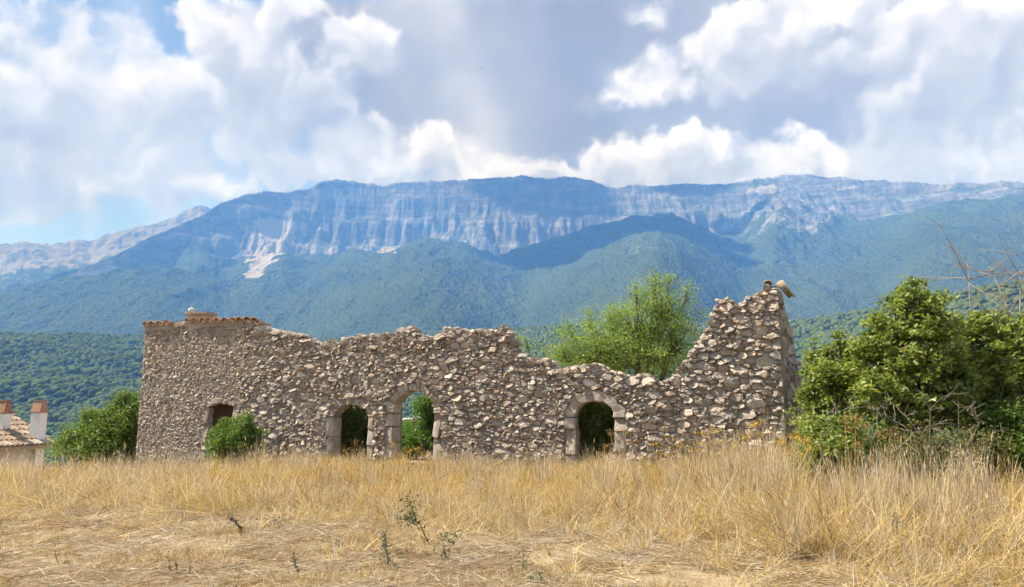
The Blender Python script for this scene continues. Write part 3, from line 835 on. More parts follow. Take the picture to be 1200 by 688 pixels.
M_PALETILE = material('bleached_ridge_tile', lambda t: dict(color=t.mix(t.noise(t.coord('Object'), 9.0, 4, .7).step(.4, .65), (.50, .41, .31), (.34, .26, .19))), .95, .1)
T_COVER = tile_mesh(.098, .080, .46); T_PAN = tile_mesh(.088, .105, .46, up=-1)
rt = np.random.default_rng(5); s = .05; k = 0; gap0, gap1 = wall_sz(199, 380)[0], wall_sz(219, 380)[0]
while s < SE - .02:
    if not (gap0 < s < gap1):
        for me, off, dz in ((T_COVER, 0, .055), (T_PAN, .125, .085)):
            o = link('roof_tile', me, ruin); q = s + off + rt.normal(0, .012)
            o.location = FRONT(q, .12 + rt.normal(0, .018), zc(q) + dz - .05 + rt.normal(0, .008))
            o.rotation_euler = (R(-5 + rt.normal(0, 2.5)), R(rt.normal(0, 5)), R(rt.normal(0, 4)))
    s += .255; k += 1
# stump of a flue on the wall head with a pale stone left on it
sp, zp = wall_sz(227, 375); m = MB(); m.box((0, 0, 0), (.72, .42, .20)); m.box((-.03, .0, .125), (.80, .5, .06)); o = m.build('flue_stump', M_PLASTER, ruin); o.location = FRONT(sp, -.32, zp + .10); o.rotation_euler = (0, R(2), 0)
rl = np.random.default_rng(3); V_, F_ = lump((0, 0, 0), .13, rl); p = Pile(); p.add(V_, F_, (.62, .58, .52)); o = link('stone', p.mesh('stone', M_STONE), ruin); o.location = FRONT(wall_sz(216, 370)[0], -.28, zp + .32)

# the gable end: plastered return strip, mortar cap and the last ridge tiles
m = MB(); vs, fs = [], []; n = 34; rg = np.random.default_rng(8)
for i in range(n + 1):
    z = -.5 + (4.34 + .5) * i / n
    e = .62 + .22 * float(fbm(z * 1.7, 3.3, 4, 3)) - .25 * max(0, z - 3.6)
    for k in range(6):
        sx = -.01 + e * k / 5; vs.append(SIDE(sx, .004 + .05 * float(fbm(sx * 3, z * 3, 7, 4)) - (.04 if k in (0, 5) else 0), z))
for i in range(n):
    for k in range(5): a = i * 6 + k; fs.append((a, a + 1, a + 7, a + 6))
m.add(vs, fs); m.build('plaster_return', M_PLASTER, ruin)
gs, gz = wall_sz(903, 345); V_, F_ = [], []
capo = [(-.26, -.20), (.28, -.22), (.24, .04), (.08, .16), (-.08, .12)]
for d in (.04, -.5):
    V_ += [FRONT(gs + a, d, gz + b) for a, b in capo]
F_ = [(0, 1, 2, 3, 4), (9, 8, 7, 6, 5)] + [(i, 5 + i, 5 + (i + 1) % 5, (i + 1) % 5) for i in range(5)]
m = MB(); m.add(V_, F_); m.build('gable_mortar_cap', M_PLASTER, ruin)
T_BIG = tile_mesh(.105, .085, .46, .018); T_PALE = tile_mesh(.105, .085, .42, .016)
for me, (px, py), d, ax, roll in ((T_PALE, (900, 334), .07, (-.05, 1, .02), -12), (T_BIG, (913, 332), .0, (.50, .42, -.62), 0)):
    me.materials[0] = M_PALETILE; o = link('ridge_tile', me, ruin); q, z = wall_sz(px, py); o.location = FRONT(q, d, z)
    o.rotation_mode = 'QUATERNION'; o.rotation_quaternion = Vector(ax).to_track_quat('Y', 'Z') @ Matrix.Rotation(R(roll), 3, 'Y').to_quaternion()

# rear room: its remaining walls, and an unseen roof added to darken it
def slab(name, s0, s1, d0, d1, z0, z1, mat):
    m = MB(); m.box(((s0 + s1) / 2, -(d0 + d1) / 2, (z0 + z1) / 2), (s1 - s0, abs(d1 - d0), z1 - z0)); return m.build(name, mat, ruin)
XW = OP_A.c + OP_A.w - .25
slab('rear_wall', 0, XW, -2.5, -2.1, -1.2, 2.9, M_MORTAR); slab('end_wall', .02, .5, -2.09, -.64, -1.2, 3.3, M_MORTAR)
m = MB(); q = XW + .05
m.add([FRONT(.1, -.64, 3.28), FRONT(q, -.64, 3.1), FRONT(q, -2.6, 2.95), FRONT(.1, -2.6, 2.95), FRONT(.1, -.64, 3.38), FRONT(q, -.64, 3.2), FRONT(q, -2.6, 3.05), FRONT(.1, -2.6, 3.05)],
      [(3, 2, 1, 0), (4, 5, 6, 7), (0, 1, 5, 4), (1, 2, 6, 5), (2, 3, 7, 6), (3, 0, 4, 7)])
m.build('unseen_roof', M_TILE, ruin)
# ------------------------------------------------------------------ the wood on the near hill, and clouds high above the mountains
def m_canopy(t):
    r = t.rnd(); P = t.coord('Object'); a = t.noise(P, 1.7, 3, .6)
    col = t.mix(r, (0.045, 0.068, 0.024), (0.095, 0.125, 0.042))
    return dict(color=t.mix(a.step(.4, .7) * .5, col, (0.125, 0.15, 0.055)))
M_CANOPY = material('hillside_tree_crowns', m_canopy, 1.0, .0)
def crown_lump(seed):
    bm = bmesh.new(); bmesh.ops.create_icosphere(bm, subdivisions=2, radius=1.0); rg = np.random.default_rng(seed)
    for v in bm.verts:
        k = 1 + .22 * float(perlin(v.co.x * 2 + seed, v.co.y * 2 + v.co.z * 1.7, seed)) + rg.normal(0, .07)
        v.co = Vector((v.co.x * k, v.co.y * k, max(v.co.z * k, -.35) * .95 + .45))
    me = bpy.data.meshes.new('crown'); bm.to_mesh(me); bm.free(); me.materials.append(M_CANOPY)
    me.polygons.foreach_set('use_smooth', np.ones(len(me.polygons), bool)); return me
N_T = 46000
ta = RNG.uniform(-.64, .64, N_T); tr = np.sqrt(RNG.uniform(330 ** 2, 1820 ** 2, N_T))
th_, _, tn = far_terrain(ta, tr); ok = tn > .5
ta, tr, th_ = ta[ok], tr[ok], th_[ok]; k = len(ta)
sz = RNG.uniform(2.6, 5.0, k)[:, None] * np.stack([RNG.uniform(.9, 1.2, k), RNG.uniform(.9, 1.2, k), RNG.uniform(.8, 1.25, k)], -1)
instancer('woodland', [crown_lump(i) for i in range(5)], np.stack([np.sin(ta) * tr, np.cos(ta) * tr, th_], -1),
          np.stack([0 * ta, 0 * ta, RNG.uniform(0, 6.28, k)], -1), sz, RNG.integers(0, 5, k), kind='stuff')
M_CLOUD = material('cloud_white', lambda t: dict(color=(.85, .86, .88)), 1.0, 0.0)
def cloud_bank(px, py, Y, wx, wy, seed, z=3700.0):
    P = at(px, py, Y); k = (z - P.z) / SUN_DIR.z; c = P + SUN_DIR * k
    bm = bmesh.new(); bmesh.ops.create_icosphere(bm, subdivisions=5, radius=1.0)
    for v in bm.verts:
        n = float(fbm(v.co.x * 1.6 + seed * 3.1, v.co.y * 1.6 + v.co.z, seed, 4)); k = 1 + .38 * n
        v.co = Vector((v.co.x * k * wx, v.co.y * k * wy, v.co.z * k * 170 * (1 if v.co.z > 0 else .3)))
    me = bpy.data.meshes.new('cloud'); bm.to_mesh(me); bm.free(); me.materials.append(M_CLOUD)
    o = link('cloud', me, kind='stuff'); o.location = c
for i, a in enumerate([(705,298,3850,660,470),(885,283,4420,240,190),(1035,252,4700,330,150),(120,318,4150,430,300),(880,226,4900,620,110),(640,232,4950,420,100)]): cloud_bank(*a, 11 + i)
# ------------------------------------------------------------------ plants
def m_leaf(name, trans=.45):
    def f(t):
        c = t.attr('tint'); P = t.coord('Object')
        return dict(color=c, translucent=(t.mul(c, (1.25, 1.35, .75)), trans))
    return material(name, f, .42, .5)
M_LEAF = m_leaf('green_leaf')
def m_bark(t):
    P = t.coord('Object'); a = t.noise(t.vmath('MULTIPLY', P, (30.0, 30.0, 6.0)), 1.0, 4, .65)
    return dict(color=t.mix(a, (0.085, 0.066, 0.050), (0.23, 0.19, 0.15)), bump=(a, .01))
M_BARK = material('grey_brown_bark', m_bark, .95, .1)
def m_deadwood(t):
    P = t.coord('Object'); a = t.noise(t.vmath('MULTIPLY', P, (30.0, 30.0, 8.0)), 1.0, 4, .65)
    return dict(color=t.mix(a, (0.20, 0.155, 0.125), (0.40, 0.34, 0.29)), bump=(a, .008))
M_DEAD = material('bare_dead_wood', m_deadwood, .95, .1)
def leaf_mesh(name, centers, size, rng, cols, up=.45, aspect=.62, mat=None, face=None):
    """one folded leaf at each centre"""
    n = len(centers); C = np.asarray(centers, float)
    nrm = rng.normal(0, 1, (n, 3)); nrm[:, 2] = np.abs(nrm[:, 2]) + up * 1.6; nrm /= np.linalg.norm(nrm, axis=1)[:, None]
    d = rng.normal(0, 1, (n, 3)); d -= (d * nrm).sum(1)[:, None] * nrm; d /= np.linalg.norm(d, axis=1)[:, None]
    e = np.cross(nrm, d); L = size * rng.uniform(.65, 1.35, n)[:, None]; w = L * aspect
    V_ = np.stack([C - d * L * .5, C + e * w * .5 + nrm * L * .10, C + d * L * .5 - nrm * L * .08, C - e * w * .5 + nrm * L * .10], 1).reshape(-1, 3)
    b = np.arange(n)[:, None] * 4
    F_ = np.concatenate([b + np.array([0, 1, 2]), b + np.array([0, 2, 3])])
    col = np.repeat(np.concatenate([cols, np.ones((n, 1))], 1), 4, 0)
    return np_mesh(name, V_, F_, mat or M_LEAF, False, {'tint': ('FLOAT_COLOR', col)})
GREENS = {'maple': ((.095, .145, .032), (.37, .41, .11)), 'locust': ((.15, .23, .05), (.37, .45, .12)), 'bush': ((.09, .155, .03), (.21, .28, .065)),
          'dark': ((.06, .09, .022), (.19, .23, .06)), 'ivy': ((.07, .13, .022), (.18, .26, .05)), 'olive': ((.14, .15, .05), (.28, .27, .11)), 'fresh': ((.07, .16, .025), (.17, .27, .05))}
def plant(name, label, cat, base_px, Y, lobes, kind, leaf, dens, seed, group=None, base_z=None, trunk=True, spread=.16, per=26, stems=1, depth=.9, up=.45, twig=M_BARK, ground=None):
    """a tree or shrub whose crown fills lobes given as (photo x, y, half width, half height[, depth offset])"""
    rng = np.random.default_rng(seed); bx = at(base_px, 480, Y).x
    bz = float(ground_z(bx, Y)) if base_z is None else base_z
    root = thing(name, (bx, Y, bz), label, cat, group); O = Vector((bx, Y, bz))
    mpx = Y / F_PX; cl = []; wood = MB()
    L3 = []
    for lb in lobes:
        off = lb[4] if len(lb) > 4 else rng.uniform(-.35, .35) * depth
        c = at(lb[0], lb[1], Y + off) - O; L3.append((c, lb[2] * mpx, lb[3] * mpx))
    zmin = .0
    for k in range(stems):
        pass
    for i, (c, rx, rz) in enumerate(L3):
        st = Vector((rng.uniform(-.15, .15) * stems, rng.uniform(-.1, .1) * stems, -.1))
        mid = Vector((c.x * .45 + rng.uniform(-.1, .1), c.y * .4, max(.1, c.z * .55)))
        hgt = c.length; r0 = (.022 + .016 * hgt) * (1.25 if i == 0 else .8) * min(1.0, .30 + rx * 1.1)
        wood.tube([st, (st + mid) * .5 + Vector((rng.uniform(-.06, .06), rng.uniform(-.06, .06), .05)), mid, (mid + c) * .5 + Vector((rng.uniform(-.08, .08), rng.uniform(-.08, .08), 0)), c, c + Vector((0, 0, rz * .6))],
                  [r0, r0 * .85, r0 * .68, r0 * .5, r0 * .3, r0 * .1], 6)
        ry = max(rx, rz * .6) * depth; vol = rx * rz * ry; n = max(5, int(dens * (rx * rz * 8 + vol * 6)))
        q = rng.normal(0, 1, (n, 3)); q /= np.linalg.norm(q, axis=1)[:, None]; q *= (rng.random(n) ** .42)[:, None]
        # bumpy outline: each direction reaches out differently
        wob = 1 + .42 * perlin(q[:, 0] * 2.1 + seed, q[:, 2] * 2.1 + q[:, 1] * 1.3, seed + i)
        P = np.array(c)[None] + q * np.array([rx, ry, rz])[None] * wob[:, None]
        P = P[P[:, 2] > zmin]
        for k in rng.choice(len(P), min(len(P), 7 + n // 8), replace=False) if len(P) else []:
            p = Vector(P[k]); m_ = c * .55 + p * .45 + Vector((0, 0, -.06)); r1 = r0 * .28
            wood.tube([c * .8 + mid * .2, m_, p], [r1, r1 * .6, .0025], 4, False)
        cl.append(P)
    cl = np.concatenate(cl); n = len(cl); k = rng.poisson(per, n) + 3
    idx = np.repeat(np.arange(n), k); tot = len(idx)
    C = cl[idx] + rng.normal(0, 1, (tot, 3)) * np.array([spread, spread, spread * .72])
    C = C[(C[:, 2] > .02)]; tot = len(C); idx = idx[:tot]
    lo, hi = np.array(GREENS[kind][0]), np.array(GREENS[kind][1])
    f = np.clip(rng.normal(.45, .22, n)[idx] + rng.normal(0, .18, tot), 0, 1.3)[:, None]
    cols = np.clip(lo + (hi - lo) * f, .01, .6); yel = (rng.random(tot) < .025)[:, None]
    cols = np.where(yel, np.array([.33, .25, .05]), cols)
    if trunk: wood.build('trunk', twig, root, True)
    cr = link('crown', leaf_mesh('crown', C, leaf, rng, cols, up), root)
    return root
def dead_branches(name, label, cat, base, tips, r0, seed, twigs=5, group=None):
    rng = np.random.default_rng(seed); root = thing(name, base, label, cat, group); O = Vector(base); m = MB(); mt = MB()
    for t_ in tips:
        e = Vector(t_) - O; a = e * .35 + Vector((rng.normal(0, .06), rng.normal(0, .06), .10)) * e.length; b = e * .7 + Vector((rng.normal(0, .05), 0, .05)) * e.length
        m.tube([Vector((0, 0, -.1)), a * .5, a, b, e], [r0, r0 * .85, r0 * .65, r0 * .4, r0 * .12], 6)
        for j in range(twigs):
            f = rng.uniform(.3, .97); p = (a * (1 - f) + b * f) if f < .6 else (b * (1 - f) + e * f)
            d = Vector((rng.normal(0, 1), rng.normal(0, .7), rng.normal(.5, .6))).normalized() * e.length * rng.uniform(.1, .32)
            q = p + d * .5 + Vector((0, 0, rng.normal(0, .04))); mt.tube([p, q, p + d], [r0 * .28, r0 * .18, .003], 4, False)
            for h in range(3):
                d2 = (d.normalized() + Vector((rng.normal(0, .7), rng.normal(0, .7), rng.normal(.1, .6)))).normalized() * d.length * rng.uniform(.3, .7)
                s0 = p + d * rng.uniform(.3, 1); mt.tube([s0, s0 + d2], [.006, .0025], 3, False)
    m.build('trunk', M_DEAD, root, True); mt.build('twigs', M_DEAD, root, True); return root

plant('locust_tree', 'airy yellow green tree rising behind the lowest dip of the ruin wall', 'tree', 745, 21.0,
      [(745,385,44,40),(700,412,46,34),(775,362,32,30),(790,402,38,46),(660,412,22,26),(735,420,70,24),(768,335,9,20),(784,332,6,18),(806,342,7,18),(745,345,9,16),(690,378,8,18),(668,388,7,16),(716,376,9,20)],
      'locust', .055, 22, 101, spread=.13, per=24)
plant('locust_shrub', 'small pale green sprig peeping over the stepped wall top', 'shrub', 620, 21.5, [(618,402,12,9),(610,398,7,8),(640,410,9,7)], 'locust', .05, 26, 102, base_z=1.6, spread=.1, per=14)
plant('maple_tree', 'tallest dense green tree beside the gable end, with a rounded top', 'tree', 1066, 14.6,
      [(1072,360,29,27),(1058,392,40,30),(1092,398,34,28),(1030,424,44,32),(1084,440,58,38),(1050,468,56,34),(1110,470,40,32),(1046,352,13,12),(1094,350,15,13),(1036,380,16,14),(1110,384,14,12),(1012,402,16,14),(1070,340,10,10),(1060,420,20,14,-.7),(1095,425,18,14,-.7),(1030,450,20,14,-.7)], 'maple', .10, 21, 103, spread=.078, per=24)
plant('leafy_shrub', 'leafy green shrub growing right against the side wall of the gable', 'shrub', 968, 15.6,
      [(968,418,20,22),(950,432,12,14),(985,402,12,12),(1004,440,14,12,-.6),(985,445,38,32),(960,462,24,36),(1000,415,22,20),(975,490,40,32)], 'maple', .10, 20, 104, spread=.078, per=24)
plant('leafy_shrub', 'broad green shrub below the bare branches at the edge of the clearing', 'shrub', 1160, 15.2,
      [(1136,385,30,22),(1118,378,12,12),(1152,376,14,11),(1175,385,14,12),(1140,440,18,14,-.7),(1180,430,18,14,-.7),(1150,418,44,36),(1190,402,36,36),(1185,450,48,44),(1130,455,36,34),(1225,430,40,60),(1160,490,54,32)], 'maple', .10, 20, 105, spread=.078, per=24)
plant('bramble', 'dark green bramble at the foot of the gable beside yellow fennel', 'shrub', 962, 13.2, [(955,515,22,32),(975,530,24,34),(948,545,18,22),(990,512,20,24)], 'maple', .075, 40, 106, spread=.11, per=24)
plant('bramble', 'low olive green scrub tangled with grey twigs under the tall tree', 'shrub', 1110, 13.4, [(1090,515,40,22),(1130,520,44,20),(1060,530,26,16),(1110,540,50,14)], 'olive', .045, 30, 107, spread=.12, per=18)
plant('bramble', 'dark scrub filling the corner below the broad green shrub', 'shrub', 1180, 13.8, [(1165,505,34,24),(1195,500,36,30),(1215,530,36,26),(1180,530,40,16)], 'ivy', .065, 38, 108, spread=.12, per=22)
plant('round_bush', 'bright green bush between the tiled house and the ruin corner', 'bush', 130, 24.2,
      [(96,512,22,18),(112,496,14,18),(130,492,16,22),(142,478,10,18),(158,476,12,16),(155,500,22,30),(120,515,26,18),(82,522,16,12),(120,528,46,16),(150,530,26,18),(104,490,5,12),(148,466,4,9)], 'bush', .07, 46, 109, spread=.11, per=26, base_z=-1.3)
plant('ivy_bush', 'small green bush growing under the shuttered window of the ruin', 'bush', 276, 19.2, [(270,498,12,10),(284,502,14,12),(258,514,14,14),(296,514,12,14),(276,516,24,12),(275,528,32,12),(290,492,4,7)], 'ivy', .065, 70, 110, spread=.08, per=24)
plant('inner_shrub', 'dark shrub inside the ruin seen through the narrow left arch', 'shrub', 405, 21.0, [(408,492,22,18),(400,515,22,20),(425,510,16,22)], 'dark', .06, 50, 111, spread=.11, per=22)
plant('inner_shrub', 'fresh green shrubs behind the tall round headed doorway', 'shrub', 482, 24.4, [(485,516,26,14),(500,500,14,16),(468,518,18,16),(494,476,10,12),(505,472,10,12),(510,505,14,26),(480,503,12,10)], 'fresh', .07, 60, 112, spread=.12, per=24)
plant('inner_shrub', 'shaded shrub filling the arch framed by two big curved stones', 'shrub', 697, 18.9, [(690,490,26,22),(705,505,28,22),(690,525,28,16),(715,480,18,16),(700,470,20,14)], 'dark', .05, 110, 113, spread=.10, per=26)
b0 = at(1238, 470, 15.8)
plant('bramble', 'shaded green scrub behind the brown umbels beside the gable bramble', 'shrub', 1030, 14.0, [(1020,520,30,28),(1045,525,30,24),(1000,540,26,20),(1075,545,34,16)], 'ivy', .065, 40, 119, spread=.12, per=24)
dead_branches('dead_tree', 'bare grey dead tree leaning in above the shrubs at the edge of the clearing', 'tree', (b0.x, b0.y, float(ground_z(b0.x, b0.y))),
              [at(1134, 308, 15.8), at(1160, 312, 15.6), at(1196, 318, 16.0), at(1178, 350, 15.6), at(1152, 380, 15.4), at(1215, 330, 15.9)], .048, 201, 12)
for i, (px, lab) in enumerate(((1105, 'tangle of thin grey dead twigs in front of the tall green tree'), (1010, 'thin grey dead twigs beside the brown umbel in front of the scrub'))):
    b0 = at(px, 480, 13.0); gz_ = float(ground_z(b0.x, 13.0))
    dead_branches('dead_brush', lab, 'dead twigs', (b0.x, b0.y, gz_), [at(px + a, b, 13.0 + .2 * (k % 3)) for k, (a, b) in enumerate(((-45, 485), (-15, 478), (18, 474), (45, 492), (62, 505), (-30, 500)))], .012, 210 + i, 4)
# ------------------------------------------------------------------ dry grass
def m_straw(t):
    c = t.attr('tint'); r = t.rnd()
    c = t.mul(c, t.mix(r, (.86, .82, .74), (1.12, 1.12, 1.15)))
    return dict(color=c, translucent=(c, .42))
M_STRAW = material('dry_grass_blade', m_straw, .75, .2)
GOLD = [(.44, .28, .09), (.66, .50, .185), (.72, .57, .25), (.62, .45, .145), (.78, .66, .38), (.56, .39, .125)]
PALE = [(.66, .57, .42), (.58, .48, .34), (.50, .40, .27), (.38, .29, .19), (.76, .69, .54)]
BROWN = [(.36, .20, .075), (.30, .16, .06), (.42, .26, .10)]
GREENISH = [(.34, .34, .12), (.42, .38, .14)]
def blades(name, n, height, radius, lean, bend, width, palette, rng, heads=0.0, dirn=None, flat=False):
    """a tuft: n tapering curved blades, some with a seed head"""
    Vs, Fs, Cs = [], [], []; F4 = []
    for k in range(n):
        a = rng.uniform(0, 6.283); rr = radius * math.sqrt(rng.random()); b = np.array([rr * math.cos(a), rr * math.sin(a), -.02 if not flat else rng.uniform(.0, .03)])
        da = rng.uniform(0, 6.283) if dirn is None or rng.random() < .3 else rng.normal(dirn, .5)
        h = height * rng.uniform(.45, 1.12); ln = lean * abs(rng.normal(.6, .5)) if not flat else rng.uniform(1.0, 1.5)
        d = np.array([math.cos(da) * math.sin(ln), math.sin(da) * math.sin(ln), math.cos(ln)])
        if flat: d[2] = abs(rng.normal(.02, .12)); 
        sd = np.cross(d, [rng.normal(), rng.normal(), .1]); sd /= np.linalg.norm(sd) + 1e-9
        w = width * rng.uniform(.7, 1.3); bd = bend * abs(rng.normal(.7, .5)) * h; hv = np.array([math.cos(da), math.sin(da), -.35 if not flat else 0])
        c = palette[rng.integers(len(palette))]; j = rng.uniform(.82, 1.15)
        P = [b + d * h * f + hv * bd * f * f for f in (0, .36, .70, 1.0)]; W = (w, w * .9, w * .62, w * .12)
        o = len(Vs)
        for p, ww in zip(P, W): Vs += [p - sd * ww / 2, p + sd * ww / 2]
        F4 += [(o, o + 1, o + 3, o + 2), (o + 2, o + 3, o + 5, o + 4), (o + 4, o + 5, o + 7, o + 6)]
        Cs += [(c[0] * j, c[1] * j, c[2] * j, 1)] * 8
        if rng.random() < heads:
            o = len(Vs); e = P[3]; u = (P[3] - P[2]); u /= np.linalg.norm(u) + 1e-9; L = rng.uniform(.05, .10); ww = rng.uniform(.006, .010)
            s2 = np.cross(u, sd)
            for s_ in (sd, s2):
                o = len(Vs); Vs += [e - u * L * .3, e + s_ * ww + u * L * .2, e + u * L, e - s_ * ww + u * L * .2]; F4.append((o, o + 1, o + 2, o + 3)); Cs += [(c[0] * 1.08, c[1] * 1.02, c[2] * .95, 1)] * 4
    return np_mesh(name, np.array(Vs), np.array(F4), M_STRAW, False, {'tint': ('FLOAT_COLOR', np.array(Cs))})
rg = np.random.default_rng(77)
TALL = [blades('tuft', 60, .62, .16, .24, .16, .0055, GOLD, rg, .04) for _ in range(5)] + [blades('tuft', 56, .66, .18, .34, .30, .0055, GOLD + PALE, rg, .03) for _ in range(4)] \
     + [blades('tuft', 30, .85, .10, .18, .10, .0085, PALE[:3] + PALE[4:], rg, .14) for _ in range(3)] + [blades('tuft', 26, .60, .12, .25, .15, .006, BROWN, rg, .15) for _ in range(2)]
LEANY = [blades('tuft', 34, .95, .16, .85, .30, .0085, PALE + GOLD, rg, .08, dirn=0.0) for _ in range(3)] + [blades('tuft', 34, .95, .16, .85, .30, .0085, PALE + GOLD, rg, .08, dirn=3.1) for _ in range(3)]
MAT = [blades('mat', 60, .26, .22, 1.3, .1, .0055, PALE, rg, 0, flat=True) for _ in range(5)] + [blades('mat', 46, .20, .20, 1.3, .1, .0055, PALE + BROWN, rg, 0, flat=True) for _ in range(4)] \
    + [blades('stub', 34, .15, .13, .7, .3, .005, PALE + GOLD, rg, 0) for _ in range(4)] + [blades('stub', 30, .13, .12, .6, .3, .006, BROWN + PALE, rg, 0) for _ in range(2)] + [blades('stub', 26, .12, .10, .6, .3, .007, GREENISH + GREENISH + PALE, rg, 0) for _ in range(2)]
def wall_y(x): return LY + (x - LX) * (RY - LY) / (RX - LX)
def front_edge(x, y):
    px = CX + F_PX * 1.0085 * x / y
    return np.interp(px, [-200, 0, 160, 300, 400, 450, 600, 700, 800, 880, 950, 1050, 1200, 1400], [13.2, 12.7, 12.7, 12.5, 11.9, 11.4, 11.0, 10.6, 9.7, 9.0, 8.2, 7.7, 7.5, 7.3]), px
def scatter(n, y0, y1, spread=.80):
    y = np.sqrt(rg.uniform(y0 ** 2, y1 ** 2, n)); x = rg.uniform(-spread, spread, n) * y; return x, y
# tall grass from the edge of the mown strip up to the wall
x, y = scatter(24000, 7.0, 25.0, .80); e, px = front_edge(x, y); e = e + .95 * fbm(x * .55, y * .55, 301, 4)
wy_ = wall_y(x); beh = (x > LX - .1) & (x < RX + .2)
ok = (y > e) & (~beh | (y < wy_ - .12)) & (~((x > RX + .2) & (y > 15.5))) & ~((x < LX) & (y > 23.5))
ok &= rg.random(len(x)) < np.clip(.58 + .9 * fbm(x * 1.0, y * 1.0, 302, 3), .08, 1)
ok &= rg.random(len(x)) < np.interp(px, [900, 960, 1080, 1200], [1, .5, .45, .55]) + .5 * (y < 9.3) - .35 * (fbm(x * 1.3, y * 1.3, 308, 2) < -.2) * (px > 820)
x, y, px, e = x[ok], y[ok], px[ok], e[ok]; n = len(x)
hgt = np.interp(px, [0, 150, 300, 450, 600, 760, 850, 900, 960, 1050, 1120, 1200], [.70, .70, .72, .66, .70, .84, 1.0, 1.08, .92, .82, .74, .72]) * np.interp(y - e, [0, .5, 1.6], [.55, .8, 1.0])
hgt = hgt * (1 + .5 * fbm(x * .8, y * .8, 303, 3)) * rg.uniform(.65, 1.3, n)
near_wall = sstep(1.6, .3, wall_y(x) - y) * ((x > LX) & (x < RX)); hgt *= 1 - .30 * near_wall * (px < 780)
pn = fbm(x * .45, y * .45, 305, 3) + rg.normal(0, .35, n); idx = np.where(pn < -.25, rg.integers(5, 14, n), np.where(pn < .3, rg.integers(0, 10, n), rg.integers(0, 5, n))); right = (px > 820) & (rg.random(n) < .35); edge = (y - e < .6) & (rg.random(n) < .4)
idx = np.where(right | edge, 14 + rg.integers(0, 6, n), idx)
sc = np.stack([rg.uniform(.8, 1.2, n), rg.uniform(.8, 1.2, n), hgt], -1)
rot = np.stack([rg.normal(0, .07, n), rg.normal(.04, .07, n), rg.uniform(0, 6.28, n)], -1)
instancer('tall_dry_grass', TALL + LEANY, np.stack([x, y, ground_z(x, y)], -1), rot, sc, idx, kind='stuff')
# mown straw over the foreground
x, y = scatter(15000, 4.5, 14.0, .82); e, px = front_edge(x, y); ok = (y < e + .7)
ok &= rg.random(len(x)) < np.clip(.55 + 1.1 * fbm(x * .7, y * 1.3, 304, 4), .05, 1)
for (bx_, by_, rx_, ry_) in ((660, 655, 26, 7), (488, 667, 16, 4), (370, 640, 40, 6), (760, 668, 60, 7), (520, 662, 14, 4), (250, 640, 60, 5), (90, 625, 50, 5), (900, 672, 50, 6), (330, 610, 22, 5), (1010, 672, 40, 5)):
    q0, q1 = on_ground(bx_, by_); r1_ = abs(on_ground(bx_, by_ + ry_)[1] - q1) + .02
    ok &= ~((np.hypot((x - q0) / (rx_ * q1 / F_PX), (y - q1) / r1_) < 1.0 + .5 * rg.normal(0, 1, len(x)) * .4) & (rg.random(len(x)) < .85))
x, y = x[ok], y[ok]; n = len(x)
instancer('mown_straw', MAT, np.stack([x, y, ground_z(x, y) + .02 * perlin(x * 2.1, y * 2.1, 6)], -1), np.stack([rg.normal(0, .05, n), rg.normal(0, .05, n), rg.uniform(0, 6.28, n)], -1),
          np.repeat(rg.uniform(.6, 1.35, n)[:, None], 3, 1), np.where(fbm(x * .9, y * 1.4, 307, 3) + rg.normal(0, .3, n) > .12, rg.integers(9, len(MAT), n), rg.integers(0, 9, n)), kind='stuff')
# half-grown tufts that thin out from the tall grass into the mown strip
x, y = scatter(9000, 6.0, 14.5, .80); e, px = front_edge(x, y); f = (e - y) + .6 * fbm(x * .6, y * .6, 306, 3)
ok = (f > -.8) & (rg.random(len(x)) < .8 * np.exp(-np.maximum(f, 0) * 1.15)); x, y, f = x[ok], y[ok], f[ok]; n = len(x)
idx = np.where(rg.random(n) < .45, 14 + rg.integers(0, 6, n), rg.integers(5, 14, n)); h_ = np.interp(f, [-.8, 0, .8, 2.5], [.6, .45, .30, .18]) * rg.uniform(.6, 1.3, n)
instancer('short_dry_grass', TALL + LEANY, np.stack([x, y, ground_z(x, y)], -1), np.stack([rg.normal(0, .15, n), rg.normal(0, .15, n), rg.uniform(0, 6.28, n)], -1), np.stack([.7 + .3 * h_, .7 + .3 * h_, h_], -1), idx, kind='stuff')
# taller pale clumps standing out of the field
cx_ = [(862, 12.0), (874, 11.2), (886, 11.6), (896, 10.8), (905, 11.9), (560, 15.5), (610, 14.6), (645, 14.0), (715, 14.2), (735, 13.2), (790, 13.4), (820, 12.6), (985, 9.8), (1010, 9.2), (1030, 10.2), (1085, 9.2), (1130, 9.6), (300, 16.5), (340, 15.6), (205, 15.4), (150, 15.0), (30, 15.2)]
P_ = []
for px_, Y_ in cx_:
    for k in range(9): P_.append((at(px_, 480, Y_).x + rg.normal(0, .16), Y_ + rg.normal(0, .14), 1.0 if px_ > 840 else .74))
P_ = np.array(P_); n = len(P_)
instancer('pale_grass_clumps', TALL + LEANY, np.stack([P_[:, 0], P_[:, 1], ground_z(P_[:, 0], P_[:, 1])], -1), np.stack([rg.normal(0, .08, n), rg.normal(0, .08, n), rg.uniform(0, 6.28, n)], -1),
          np.stack([np.ones(n), np.ones(n), P_[:, 2] * rg.uniform(1.0, 1.5, n)], -1), np.where(rg.random(n) < .75, rg.integers(9, 12, n), rg.integers(14, 20, n)), kind='stuff')
